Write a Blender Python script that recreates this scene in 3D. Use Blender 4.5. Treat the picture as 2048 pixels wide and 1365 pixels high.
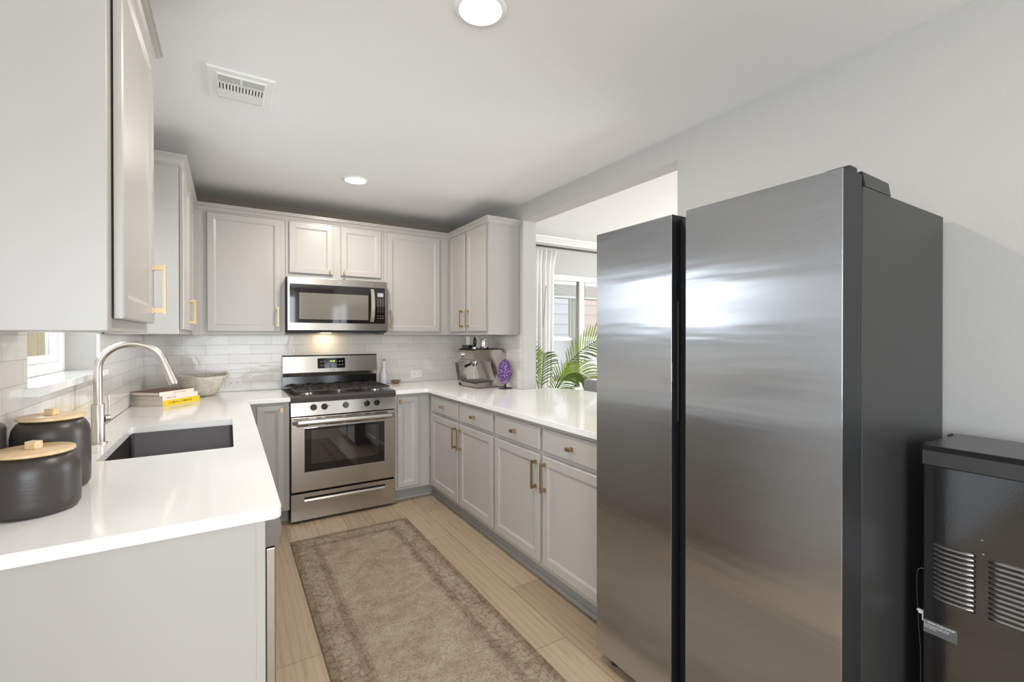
import bpy, bmesh, math, random
from mathutils import Vector, Matrix
PI = math.pi
for _o in list(bpy.data.objects): bpy.data.objects.remove(_o)
C = bpy.context.scene.collection

# ------------------------------------------------------------------ camera, world, lights, exposure
FPX, YAW, PITCH, ROLL, CYP, HC = 914.18, .5547, -.0043, -.0005, 676.86, 1.3548
def make_camera():
    c, s = math.cos(YAW), math.sin(YAW)
    fw = Vector((s, c, 0)); r = Vector((c, -s, 0)); u = Vector((0, 0, 1))
    cp, sp = math.cos(PITCH), math.sin(PITCH)
    f2 = fw*cp + u*sp; u2 = u*cp - fw*sp
    cr, sr = math.cos(ROLL), math.sin(ROLL)
    r3 = r*cr + u2*sr; u3 = u2*cr - r*sr
    cam = bpy.data.cameras.new('camera'); o = bpy.data.objects.new('camera', cam); C.objects.link(o)
    M = Matrix((r3, u3, -f2)).transposed().to_4x4(); M.translation = Vector((0, 0, HC))
    o.matrix_world = M
    cam.sensor_fit = 'HORIZONTAL'; cam.sensor_width = 36; cam.lens = FPX/2048*36
    cam.shift_y = (CYP-682.5)/2048; cam.clip_start = .03; cam.clip_end = 200
    bpy.context.scene.camera = o
make_camera()
sc = bpy.context.scene
w = bpy.data.worlds.new('world'); sc.world = w; w.use_nodes = True
_bg = w.node_tree.nodes['Background']
_bg.inputs['Color'].default_value = (.86, .93, 1, 1); _bg.inputs['Strength'].default_value = 1.6
sc.view_settings.view_transform = 'Standard'; sc.view_settings.look = 'None'
sc.view_settings.gamma = 1; sc.view_settings.exposure = 0.28; sc.view_settings.use_curve_mapping = False
def lamp(name, kind, loc, energy, col=(1, 1, 1), size=1, size_y=None, aim=None, spread=None):
    l = bpy.data.lights.new(name, kind); l.energy = energy; l.color = col
    if kind == 'AREA':
        l.size = size
        if size_y: l.shape = 'RECTANGLE'; l.size_y = size_y
        if spread: l.spread = spread
    elif kind == 'SUN': l.angle = size
    else: l.shadow_soft_size = size
    o = bpy.data.objects.new(name, l); C.objects.link(o); o.location = loc
    if aim: o.rotation_euler = Vector(aim).to_track_quat('-Z', 'Y').to_euler()
    return o
# daylight lamps; all but the sink's are added, in invented windows out of view
lamp('added_front_daylight', 'AREA', (-.4, -3.40, 1.45), 140, (.88, .94, 1), 3.4, 1.8, aim=(0, 1, .5))  # added behind the camera, tilted up to brighten the ceiling
lamp('added_side_daylight', 'AREA', (-2.98, -1.2, 1.45), 42, (.90, .95, 1), 2.6, 1.6, aim=(1, 0, .3))  # added for broad light from the unseen room at the left
lamp('added_dining_daylight', 'AREA', (6.08, 1.6, 1.4), 180, (.92, .96, 1), 2.8, 1.8, aim=(-1, 0, 0))  # added out of view to brighten the room beyond the counter
lamp('daylight_sink_window', 'AREA', (-.73, 2.415, 1.62), 8.5, (.85, .92, 1), .8, .42, aim=(1, 0, 0))

# ------------------------------------------------------------------ materials
def S(r, g, b):
    f = lambda v: ((v/255+.055)/1.055)**2.4 if v/255 > .04045 else v/255/12.92
    return (f(r), f(g), f(b), 1)
MATS = {}
class NT:
    def __init__(s, name):
        s.m = bpy.data.materials.new(name); s.m.use_nodes = True
        s.t = s.m.node_tree; s.b = s.t.nodes['Principled BSDF']; MATS[name] = s.m
    def n(s, typ, **k):
        x = s.t.nodes.new(typ)
        for a, v in k.items():
            if a.startswith('_'): x.inputs[a[1:].replace('_', ' ')].default_value = v
            else: setattr(x, a, v)
        return x
    def l(s, a, b): s.t.links.new(a, b)
    def pos(s, sx=1, sy=1, sz=1, swap=None, obj=False):
        if obj: g = s.n('ShaderNodeTexCoord').outputs['Object']
        else: g = s.n('ShaderNodeNewGeometry').outputs['Position']
        if swap:
            a = s.n('ShaderNodeSeparateXYZ'); s.l(g, a.inputs[0]); c = s.n('ShaderNodeCombineXYZ')
            for i, ch in enumerate(swap):
                if ch in 'xyz': s.l(a.outputs['xyz'.index(ch)], c.inputs[i])
            g = c.outputs[0]
        m = s.n('ShaderNodeMapping'); m.inputs['Scale'].default_value = (sx, sy, sz); s.l(g, m.inputs[0]); return m
    def noise(s, vec, scale, detail=4, rough=.5, dist=0):
        x = s.n('ShaderNodeTexNoise'); x.inputs['Scale'].default_value = scale; x.inputs['Detail'].default_value = detail
        x.inputs['Roughness'].default_value = rough; x.inputs['Distortion'].default_value = dist
        if vec is not None: s.l(vec, x.inputs['Vector'])
        return x
    def ramp(s, fac, stops):
        r = s.n('ShaderNodeValToRGB'); e = r.color_ramp.elements
        while len(e) < len(stops): e.new(.5)
        for i, (p, c) in enumerate(stops): e[i].position = p; e[i].color = c
        s.l(fac, r.inputs[0]); return r
    def mix(s, f, a, b, mode='MIX'):
        x = s.n('ShaderNodeMix', data_type='RGBA', blend_type=mode)
        for sock, v in ((x.inputs[0], f), (x.inputs[6], a), (x.inputs[7], b)):
            if isinstance(v, (int, float, tuple)): sock.default_value = v
            else: s.l(v, sock)
        return x.outputs[2]
    def math(s, op, a, b=0.0, c=None):
        x = s.n('ShaderNodeMath', operation=op)
        for sock, v in zip(x.inputs, (a, b, c)):
            if v is None: continue
            if isinstance(v, (int, float)): sock.default_value = v
            else: s.l(v, sock)
        return x.outputs[0]
    def bump(s, h, strength=.1, dist=.01):
        x = s.n('ShaderNodeBump'); x.inputs['Strength'].default_value = strength; x.inputs['Distance'].default_value = dist
        s.l(h, x.inputs['Height']); s.l(x.outputs[0], s.b.inputs['Normal']); return x
def pm(name, col, rough=.5, metal=0, spec=.5, bump=None, coat=0, emit=None, es=0, trans=0, alpha=1, sheen=0):
    m = NT(name); b = m.b
    b.inputs['Base Color'].default_value = col; b.inputs['Roughness'].default_value = rough
    b.inputs['Metallic'].default_value = metal; b.inputs['Specular IOR Level'].default_value = spec
    b.inputs['Coat Weight'].default_value = coat; b.inputs['Coat Roughness'].default_value = .05
    b.inputs['Transmission Weight'].default_value = trans; b.inputs['Alpha'].default_value = alpha
    if sheen: b.inputs['Sheen Weight'].default_value = sheen
    if emit: b.inputs['Emission Color'].default_value = emit; b.inputs['Emission Strength'].default_value = es
    if bump: m.bump(m.noise(m.pos().outputs[0], bump[0], 3).outputs[0], bump[1], bump[2])
    return m.m
pm('wall_paint', S(186, 184, 181), .75, bump=(160, .12, .004), spec=.3)
pm('ceiling_paint', S(236, 236, 236), .9, bump=(120, .1, .003), spec=.2)
pm('trim_white', S(235, 235, 233), .4)
pm('cabinet', S(176, 172, 167), .33, spec=.5, bump=(220, .02, .001))
pm('cabinet_inside', S(120, 112, 104), .8)
pm('kick', S(150, 148, 145), .6)
pm('brass', S(180, 155, 120), .38, 1)
pm('wall_strip_shade', S(140, 130, 118), .8, bump=(60, .3, .003))  # brown puts the shade above the cabinets into the colour
pm('brass_dark', S(120, 98, 70), .4, 1)
pm('black_gloss', S(24, 22, 22), .12, spec=.6)
pm('black_glass', S(26, 23, 22), .04, spec=.6)
pm('oven_glass', S(30, 26, 27), .02, spec=.9, coat=1)
pm('black_matte', S(28, 28, 29), .55)
pm('fridge_side', S(56, 56, 55), .36, .3, bump=(500, .03, .001))
pm('fridge_edge', S(34, 35, 37), .42, .2)
pm('black_void', S(10, 10, 10), .9)
pm('iron', S(52, 46, 44), .45, .2, bump=(300, .2, .002))
pm('cooktop', S(60, 56, 56), .25)
pm('chrome', S(215, 215, 215), .12, 1)
pm('chrome_soft', S(190, 188, 184), .3, 1)
pm('white_plastic', S(236, 235, 231), .35)
pm('dark_hole', S(30, 28, 26), .9)
pm('page', S(225, 215, 203), .85)
pm('book_white', S(238, 226, 214), .6)
pm('book_yellow', S(232, 200, 28), .5)
pm('ink', S(40, 36, 34), .7)
pm('ink_grey', S(110, 105, 100), .7)
pm('ink_soft', S(150, 146, 138), .6)
pm('book_cover', S(112, 84, 66), .5)
pm('gray_label', S(96, 96, 98), .5)
pm('label_white', S(240, 240, 240), .6)
pm('green_digits', S(60, 90, 20), .5, emit=S(170, 215, 90), es=1.6)
pm('panel_mark', S(170, 168, 162), .6)
pm('lcd', S(150, 162, 160), .3, emit=S(150, 162, 160), es=.15)
pm('lamp_lens', S(255, 255, 255), .5, emit=(1, .985, .95, 1), es=9)
pm('warm_lens', S(255, 240, 210), .5, emit=(1, .78, .45, 1), es=6)
pm('chair_fabric', S(150, 148, 146), .9, bump=(700, .3, .002), sheen=.3)
pm('chair_leg', S(92, 74, 58), .5)
pm('bronze_rod', S(58, 54, 50), .4, .6)
pm('blind', S(238, 238, 236), .5)
pm('siding_gray', S(166, 161, 166), .8)
pm('siding_tan', S(172, 138, 112), .8)
pm('soil', S(70, 56, 44), .95)
pm('basket', S(186, 160, 124), .85, bump=(90, .6, .01))
pm('stem_green', S(70, 92, 40), .5)
pm('leaf', S(156, 180, 78), .45, spec=.4)
pm('leaf_dark', S(104, 130, 56), .45, spec=.4)
pm('crystal', S(84, 44, 118), .12, spec=.8, coat=.6)
pm('crystal_light', S(160, 124, 184), .12, spec=.8, coat=.6)
pm('geode_rind', S(214, 202, 190), .7, bump=(120, .5, .004))
pm('ceramic_dish', S(140, 108, 76), .35)
pm('cap_brown', S(96, 84, 74), .5)
pm('dark_grill', S(45, 44, 44), .3, .6)
pm('vent_back', S(26, 24, 22), .9)
pm('rubber', S(22, 22, 22), .7)
pm('cable_grey', S(120, 120, 120), .4)
pm('cooler_panel', S(100, 103, 108), .1, 1, bump=(160, .04, .0012))
pm('cooler_cap', S(58, 58, 59), .25, .1)
pm('louvre_metal', S(150, 150, 152), .18, 1)
pm('grass', S(120, 130, 90), .95)
m = NT('glass'); t = m.t
_tr = m.n('ShaderNodeBsdfTransparent'); _gl = m.n('ShaderNodeBsdfGlossy'); _gl.inputs['Roughness'].default_value = 0
_mx = m.n('ShaderNodeMixShader'); _fr = m.n('ShaderNodeFresnel'); _fr.inputs[0].default_value = 1.45
_ge = m.n('ShaderNodeNewGeometry'); m.l(m.math('MULTIPLY', _fr.outputs[0], m.math('SUBTRACT', 1, _ge.outputs['Backfacing'])), _mx.inputs[0]); m.l(_tr.outputs[0], _mx.inputs[1]); m.l(_gl.outputs[0], _mx.inputs[2])
m.l(_mx.outputs[0], m.t.nodes['Material Output'].inputs['Surface'])
m = NT('bug_screen')
_tr = m.n('ShaderNodeBsdfTransparent'); _df = m.n('ShaderNodeBsdfDiffuse'); _df.inputs[0].default_value = S(160, 157, 158)
_mx = m.n('ShaderNodeMixShader'); _mx.inputs[0].default_value = .72
m.l(_tr.outputs[0], _mx.inputs[1]); m.l(_df.outputs[0], _mx.inputs[2]); m.l(_mx.outputs[0], m.t.nodes['Material Output'].inputs['Surface'])

# quartz: white, glossy, faint veins
m = NT('quartz'); v = m.pos().outputs[0]
n1 = m.noise(v, .9, 3, .5, 1.0)
r = m.ramp(n1.outputs[0], [(.0, S(238, 237, 235)), (.49, S(238, 237, 235)), (.5, S(233, 231, 228)), (.51, S(238, 237, 235)), (1, S(238, 237, 235))])
m.l(r.outputs[0], m.b.inputs['Base Color']); m.b.inputs['Roughness'].default_value = .09; m.b.inputs['Specular IOR Level'].default_value = .5
# wood planks on the floor, running along Y
m = NT('floor_oak')
bk = m.n('ShaderNodeTexBrick'); mp = m.pos(swap='yx0'); m.l(mp.outputs[0], bk.inputs['Vector'])
mp.inputs['Location'].default_value = (.42, .045, 0)
bk.offset = .37; bk.offset_frequency = 2
for k, vv in (('Scale', 1), ('Mortar Size', .0016), ('Mortar Smooth', .3), ('Bias', 0), ('Brick Width', 1.25), ('Row Height', .19)): bk.inputs[k].default_value = vv
bk.inputs['Color1'].default_value = S(184, 165, 141); bk.inputs['Color2'].default_value = S(163, 143, 119); bk.inputs['Mortar'].default_value = S(120, 100, 78)
mg = m.pos(swap='yxz'); mg.inputs['Scale'].default_value = (1.1, 16, 1)
gn = m.noise(mg.outputs[0], 2.2, 7, .62, 1.2)
gr = m.ramp(gn.outputs[0], [(.3, (.80, .77, .73, 1)), (.5, (1, 1, 1, 1)), (.72, (.9, .88, .85, 1))])
wv = m.n('ShaderNodeTexWave', wave_type='BANDS', bands_direction='Y'); m.l(mg.outputs[0], wv.inputs['Vector'])
wv.inputs['Scale'].default_value = .55; wv.inputs['Distortion'].default_value = 9; wv.inputs['Detail'].default_value = 3; wv.inputs['Detail Scale'].default_value = .7
wr = m.ramp(wv.outputs['Fac'], [(0, (.88, .86, .83, 1)), (.35, (1, 1, 1, 1)), (1, (1, 1, 1, 1))])
c = m.mix(.9, bk.outputs['Color'], gr.outputs[0], 'MULTIPLY'); c = m.mix(.75, c, wr.outputs[0], 'MULTIPLY')
m.l(c, m.b.inputs['Base Color']); m.b.inputs['Roughness'].default_value = .42
m.bump(m.math('SUBTRACT', 1, bk.outputs['Fac']), .25, .002)
# glossy handmade subway tile; axis-dependent
def tile(name, swap):
    m = NT(name); bk = m.n('ShaderNodeTexBrick'); mp = m.pos(swap=swap); m.l(mp.outputs[0], bk.inputs['Vector'])
    mp.inputs['Location'].default_value = (3, -.9186+.0735*20, 0) if 'x' in swap else (3.02, -.9186+.0735*20, 0)
    for k, vv in (('Scale', 1), ('Mortar Size', .0016), ('Mortar Smooth', .5), ('Bias', 0), ('Brick Width', .3), ('Row Height', .0735)): bk.inputs[k].default_value = vv
    bk.inputs['Color1'].default_value = S(226, 222, 216); bk.inputs['Color2'].default_value = S(214, 209, 202); bk.inputs['Mortar'].default_value = S(190, 185, 178)
    v = m.pos().outputs[0]; n = m.noise(v, 9, 3, .55, .4); n2 = m.noise(v, 30, 2)
    cl = m.mix(.35, bk.outputs['Color'], m.ramp(n.outputs[0], [(.35, (.92, .91, .9, 1)), (.65, (1, 1, 1, 1))]).outputs[0], 'MULTIPLY')
    m.l(cl, m.b.inputs['Base Color']); m.b.inputs['Roughness'].default_value = .12; m.b.inputs['Specular IOR Level'].default_value = .5
    h = m.math('ADD', m.math('MULTIPLY', n.outputs[0], 1.0), m.math('MULTIPLY', n2.outputs[0], .15))
    h = m.math('SUBTRACT', h, m.math('MULTIPLY', bk.outputs['Fac'], .35))
    m.bump(h, .35, .004)
tile('tile_back', 'xz0'); tile('tile_side', 'yz0')
# brushed steel
def steel(name, col, rough, tang, aniso=.75, grain='z', streak=.06, rot=0.0):
    m = NT(name); b = m.b; b.inputs['Metallic'].default_value = 1
    sc_ = {'x': (1.5, 260, 260), 'y': (260, 1.5, 260), 'z': (260, 260, 1.5)}[grain]
    n = m.noise(m.pos(*sc_).outputs[0], 1, 2)
    m.l(m.mix(1.0, col, m.ramp(n.outputs[0], [(.3, (1-streak, 1-streak, 1-streak, 1)), (.7, (1, 1, 1, 1))]).outputs[0], 'MULTIPLY'), b.inputs['Base Color'])
    m.l(m.math('MULTIPLY_ADD', n.outputs[0], .02, rough-.01), b.inputs['Roughness'])
    b.inputs['Anisotropic'].default_value = aniso; b.inputs['Anisotropic Rotation'].default_value = rot
    tg = m.n('ShaderNodeCombineXYZ')
    for i_ in range(3): tg.inputs[i_].default_value = tang[i_]
    m.l(tg.outputs[0], b.inputs['Tangent'])
    return m
steel('steel', S(182, 175, 166), .25, (.04, .04, 1), .6, 'x', .025)
_m = steel('steel_fridge', S(182, 185, 190), .22, (0, 1, 0), .92, 'y', .04)
_m.bump(_m.noise(_m.pos(1, .8, 7).outputs[0], 1, 3).outputs[0], .12, .02)
steel('steel_sink', S(128, 122, 122), .32, (.1, 1, .1), 0, 'y', .1)
steel('nickel', S(200, 192, 181), .33, (0, 0, 1), 0, 'z', .04)
# canister ceramic, light wood, travertine, bottle, rug
m = NT('canister'); m.b.inputs['Base Color'].default_value = S(60, 55, 53); m.b.inputs['Roughness'].default_value = .36
m.bump(m.noise(m.pos(40, 40, 320).outputs[0], 1, 2).outputs[0], .12, .002)
m = NT('lid_wood'); mp = m.pos(3, 26, 26); n = m.noise(mp.outputs[0], 3, 6, .6, 1.2)
m.l(m.ramp(n.outputs[0], [(.3, S(208, 172, 126)), (.5, S(224, 194, 152)), (.7, S(232, 208, 170))]).outputs[0], m.b.inputs['Base Color']); m.b.inputs['Roughness'].default_value = .3
m = NT('fence_wood'); mp = m.pos(30, 30, 1.5); n = m.noise(mp.outputs[0], 1.2, 6, .6, 1.5)
m.l(m.ramp(n.outputs[0], [(.3, S(160, 136, 92)), (.5, S(196, 174, 126)), (.7, S(212, 192, 148))]).outputs[0], m.b.inputs['Base Color']); m.b.inputs['Roughness'].default_value = .8
m = NT('bowl_stone'); n = m.noise(m.pos().outputs[0], 28, 7, .7, .6)
m.l(m.ramp(n.outputs[0], [(.3, S(172, 160, 146)), (.5, S(212, 203, 190)), (.7, S(228, 221, 210))]).outputs[0], m.b.inputs['Base Color']); m.b.inputs['Roughness'].default_value = .75
m.bump(n.outputs[0], .6, .006)
m = NT('painted_bottle'); n = m.noise(m.pos().outputs[0], 34, 4, .6, 1)
sp = m.n('ShaderNodeSeparateXYZ'); m.l(m.n('ShaderNodeNewGeometry').outputs['Position'], sp.inputs[0])
k = m.math('SMOOTH_MIN', m.math('MULTIPLY', m.math('SUBTRACT', 1.08, sp.outputs[2]), 20), 1, .1)
k = m.math('MAXIMUM', k, 0)
pc = m.ramp(n.outputs[0], [(.36, S(186, 190, 202)), (.46, S(214, 212, 216)), (.56, S(214, 196, 206)), (.66, S(222, 218, 218))]).outputs[0]
m.l(m.mix(k, S(228, 226, 226), pc), m.b.inputs['Base Color']); m.b.inputs['Roughness'].default_value = .15
RUG = (.338, 1.118, .75, 3.298)
m = NT('rug')
g = m.n('ShaderNodeSeparateXYZ'); m.l(m.n('ShaderNodeNewGeometry').outputs['Position'], g.inputs[0])
dx = m.math('MINIMUM', m.math('SUBTRACT', g.outputs[0], RUG[0]), m.math('SUBTRACT', RUG[1], g.outputs[0]))
dy = m.math('MINIMUM', m.math('SUBTRACT', g.outputs[1], RUG[2]), m.math('SUBTRACT', RUG[3], g.outputs[1]))
d = m.math('MINIMUM', dx, dy)
v = m.pos().outputs[0]
wob = m.noise(v, 22, 3); d2 = m.math('MULTIPLY_ADD', m.math('SUBTRACT', wob.outputs[0], .5), .008, d)
band = m.ramp(m.math('MULTIPLY', d2, 4.0), [(0, (.62, .58, .54, 1)), (.13, (.66, .62, .58, 1)), (.16, (.98, .98, .98, 1)), (.185, (.72, .69, .66, 1)), (.2, (.95, .95, .95, 1)), (.46, (.93, .93, .93, 1)), (.48, (.70, .66, .63, 1)), (.52, (.72, .68, .65, 1)), (.60, (.7, .66, .63, 1)), (.62, (.98, .98, .98, 1)), (.645, (.74, .7, .68, 1)), (.66, (1, 1, 1, 1))])
n1 = m.noise(v, 9, 8, .75, .3); n2 = m.noise(v, 110, 5, .7); n3 = m.noise(v, 2.1, 4, .6)
vo = m.n('ShaderNodeTexVoronoi', feature='DISTANCE_TO_EDGE'); m.l(m.noise(v, 12, 2).outputs['Color'], vo.inputs['Vector'])
vo.inputs['Scale'].default_value = 34
base = m.ramp(n1.outputs[0], [(.32, S(142, 128, 110)), (.5, S(166, 152, 134)), (.68, S(180, 168, 150))]).outputs[0]
c = m.mix(.85, base, band.outputs[0], 'MULTIPLY')
c = m.mix(.8, c, m.ramp(n2.outputs[0], [(.38, (.58, .54, .5, 1)), (.52, (1, 1, 1, 1))]).outputs[0], 'MULTIPLY')
vm = m.n('ShaderNodeTexVoronoi', feature='SMOOTH_F1'); m.l(m.pos(1, 1, 1).outputs[0], vm.inputs['Vector']); vm.inputs['Scale'].default_value = 24
rings = m.ramp(vm.outputs['Distance'], [(.3, (1, 1, 1, 1)), (.42, (.72, .68, .64, 1)), (.5, (1, 1, 1, 1))])
bandmask = m.ramp(m.math('MULTIPLY', d2, 4.0), [(0, (1, 1, 1, 1)), (.62, (1, 1, 1, 1)), (.68, (.25, .25, .25, 1))])
c = m.mix(bandmask.outputs[0], c, m.mix(1.0, c, rings.outputs[0], 'MULTIPLY'))
c = m.mix(.5, c, m.ramp(n3.outputs[0], [(.35, (.85, .82, .78, 1)), (.6, (1.0, 1.0, 1.0, 1))]).outputs[0], 'MULTIPLY')
m.l(c, m.b.inputs['Base Color']); m.b.inputs['Roughness'].default_value = .95; m.b.inputs['Specular IOR Level'].default_value = .1
m.bump(n2.outputs[0], .5, .004)

m = NT('curtain')
_df = m.n('ShaderNodeBsdfDiffuse'); _df.inputs[0].default_value = S(252, 251, 249); _tl = m.n('ShaderNodeBsdfTranslucent'); _tl.inputs[0].default_value = S(252, 251, 249)
_mx = m.n('ShaderNodeMixShader'); _mx.inputs[0].default_value = .4
m.l(_df.outputs[0], _mx.inputs[1]); m.l(_tl.outputs[0], _mx.inputs[2]); m.l(_mx.outputs[0], m.t.nodes['Material Output'].inputs['Surface'])

# ------------------------------------------------------------------ mesh helpers (coordinates are room metres)
def bm_new(): return bmesh.new()
def box(bm, x0, x1, y0, y1, z0, z1, r=0, seg=2):
    if x0 > x1: x0, x1 = x1, x0
    if y0 > y1: y0, y1 = y1, y0
    if z0 > z1: z0, z1 = z1, z0
    vs = [bm.verts.new((x, y, z)) for x in (x0, x1) for y in (y0, y1) for z in (z0, z1)]
    fs = [bm.faces.new([vs[i] for i in q]) for q in ((0, 1, 3, 2), (4, 6, 7, 5), (0, 4, 5, 1), (2, 3, 7, 6), (0, 2, 6, 4), (1, 5, 7, 3))]
    if r:
        es = {e for f in fs for e in f.edges}
        bmesh.ops.bevel(bm, geom=list(es), offset=r, segments=seg, affect='EDGES', profile=.5)
    return bm
def B(*a, **k): return box(bm_new(), *a, **k)
def hexa(bm, pts):
    v = [bm.verts.new(p) for p in pts]      # bottom 4 ccw, top 4 ccw
    for q in ((3, 2, 1, 0), (4, 5, 6, 7), (0, 1, 5, 4), (1, 2, 6, 5), (2, 3, 7, 6), (3, 0, 4, 7)): bm.faces.new([v[i] for i in q])
    return bm
def prism(bm, poly, axis, a, b):
    """poly: 2D points in the plane across axis; extruded from a to b."""
    def P(u, v, t): return {'x': (t, u, v), 'y': (u, t, v), 'z': (u, v, t)}[axis]
    A = [bm.verts.new(P(u, v, a)) for u, v in poly]; Bv = [bm.verts.new(P(u, v, b)) for u, v in poly]
    n = len(poly); bm.faces.new(A[::-1]); bm.faces.new(Bv)
    for i in range(n): bm.faces.new([A[i], A[(i+1) % n], Bv[(i+1) % n], Bv[i]])
    bmesh.ops.recalc_face_normals(bm, faces=bm.faces[:]); return bm
def lathe(bm, prof, c, n=40, M=None, closed=True):
    rings = []
    for r, z in prof:
        if r < 1e-5: rings.append([bm.verts.new((c[0], c[1], c[2]+z))])
        else: rings.append([bm.verts.new((c[0]+r*math.cos(2*PI*i/n), c[1]+r*math.sin(2*PI*i/n), c[2]+z)) for i in range(n)])
    vs = [v for q in rings for v in q]
    for a, b in zip(rings[:-1], rings[1:]):
        for i in range(n):
            j = (i+1) % n
            if len(a) == 1 and len(b) > 1: bm.faces.new([a[0], b[j], b[i]])
            elif len(b) == 1 and len(a) > 1: bm.faces.new([a[i], a[j], b[0]])
            elif len(a) > 1: bm.faces.new([a[i], a[j], b[j], b[i]])
    if M is not None: bmesh.ops.transform(bm, matrix=Matrix.Translation(Vector(c)) @ M @ Matrix.Translation(-Vector(c)), verts=vs)
    return bm
def cyl(bm, p, q, r, n=20, r2=None):
    p, q = Vector(p), Vector(q); d = q-p; L = d.length
    M = d.to_track_quat('Z', 'Y').to_matrix().to_4x4()
    return lathe(bm, [(0, 0), (r, 0), (r if r2 is None else r2, L), (0, L)], p, n, M)
def tube(bm, pts, r, n=10, caps=True, rr=None):
    pts = [Vector(p) for p in pts]; rings = []; up = None
    for i, p in enumerate(pts):
        d = (pts[min(i+1, len(pts)-1)]-pts[max(i-1, 0)]).normalized()
        if up is None: up = d.orthogonal().normalized()
        up = (up-d*up.dot(d)).normalized(); s = d.cross(up)
        R = rr[i] if rr else r
        rings.append([bm.verts.new(p+(up*math.cos(2*PI*k/n)+s*math.sin(2*PI*k/n))*R) for k in range(n)])
    for a, b in zip(rings[:-1], rings[1:]):
        for k in range(n): bm.faces.new([a[k], a[(k+1) % n], b[(k+1) % n], b[k]])
    if caps: bm.faces.new(rings[0][::-1]); bm.faces.new(rings[-1])
    return bm
def roundrect(x0, x1, y0, y1, r, n=4):
    out = []
    for cx, cy, a0 in ((x1-r, y0+r, -PI/2), (x1-r, y1-r, 0), (x0+r, y1-r, PI/2), (x0+r, y0+r, PI)):
        for i in range(n+1):
            a = a0+PI/2*i/n; out.append((cx+r*math.cos(a), cy+r*math.sin(a)))
    return out
def root_of(o):
    while o.parent: o = o.parent
    return o
def basis(o):
    r = root_of(o); return Matrix.Translation(r.location) @ r.rotation_euler.to_matrix().to_4x4()
def obj(name, bm, mat, parent=None, smooth=None, world=True):
    me = bpy.data.meshes.new(name)
    bmesh.ops.recalc_face_normals(bm, faces=bm.faces[:])
    if parent is not None:
        if world: bmesh.ops.transform(bm, matrix=basis(parent).inverted(), verts=bm.verts[:])
        off = Vector((0, 0, 0))
    else:
        xs = [v.co for v in bm.verts]
        off = Vector(((min(v.x for v in xs)+max(v.x for v in xs))/2, (min(v.y for v in xs)+max(v.y for v in xs))/2, min(v.z for v in xs)))
        bmesh.ops.translate(bm, vec=-off, verts=bm.verts[:])
    bm.to_mesh(me); bm.free()
    if smooth:
        for p in me.polygons: p.use_smooth = True
        me.set_sharp_from_angle(angle=math.radians(smooth))
    for mm in (mat if isinstance(mat, (list, tuple)) else [mat]): me.materials.append(MATS[mm])
    o = bpy.data.objects.new(name, me); C.objects.link(o)
    if parent is not None: o.parent = parent
    else: o.location = off
    return o
def tag(o, label, cat, group=None, kind=None):
    if label: o['label'] = label
    if cat: o['category'] = cat
    if group: o['group'] = group
    if kind: o['kind'] = kind
    return o
def thing(name, label, cat, loc, rz=0, group=None):
    o = bpy.data.objects.new(name, None); C.objects.link(o); o.location = loc; o.rotation_euler = (0, 0, rz)
    o.empty_display_size = .05
    return tag(o, label, cat, group)
def struct(name, bm, mat, label=None, smooth=None):
    o = obj(name, bm, mat, smooth=smooth); o['kind'] = 'structure'; o['label'] = label or name.replace('_', ' '); o['category'] = name.split('_')[0]; return o
def text_bm(s, size, loc, right, up, align='CENTER', depth=.0004, bold=0):
    """flat lettering as mesh at loc; right/up are unit vectors."""
    cu = bpy.data.curves.new('t', 'FONT'); cu.body = s; cu.size = size; cu.align_x = align; cu.align_y = 'CENTER'; cu.extrude = depth; cu.offset = bold; cu.resolution_u = 3
    o = bpy.data.objects.new('t', cu); C.objects.link(o)
    bpy.context.view_layer.update()
    me = bpy.data.meshes.new_from_object(o.evaluated_get(bpy.context.evaluated_depsgraph_get()))
    bpy.data.objects.remove(o); bpy.data.curves.remove(cu)
    bm = bm_new(); bm.from_mesh(me); bpy.data.meshes.remove(me)
    R, U = Vector(right), Vector(up); N = R.cross(U)
    M = Matrix((R, U, N)).transposed().to_4x4(); M.translation = Vector(loc)
    bmesh.ops.transform(bm, matrix=M, verts=bm.verts[:]); return bm
def merge(a, b):
    me = bpy.data.meshes.new('tmp'); b.to_mesh(me); b.free(); a.from_mesh(me); bpy.data.meshes.remove(me); return a

# panel faces: a rectangular front with frame and recessed centre. origin o, right R, up U, outward N
def panel(o, R, U, N, w, h, t=.019, stile=.045, rec=.007, bev=.009, flat=False):
    o, R, U, N = Vector(o), Vector(R), Vector(U), Vector(N); bm = bm_new(); e = .003
    if flat: loops = [(0, 0), (0, t-.004), (.004, t)]
    else: loops = [(0, 0), (0, t-e), (e, t), (stile-.004, t), (stile, t-.002), (stile+bev, t-rec)]
    rings = []
    for ins, dep in loops:
        rings.append([bm.verts.new(o+R*a+U*b+N*dep) for a, b in ((ins, ins), (w-ins, ins), (w-ins, h-ins), (ins, h-ins))])
    for a, b in zip(rings[:-1], rings[1:]):
        for i in range(4): bm.faces.new([a[i], a[(i+1) % 4], b[(i+1) % 4], b[i]])
    bm.faces.new(rings[-1]); bm.faces.new(rings[0][::-1]); return bm
X, Y, Z = Vector((1, 0, 0)), Vector((0, 1, 0)), Vector((0, 0, 1))
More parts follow.
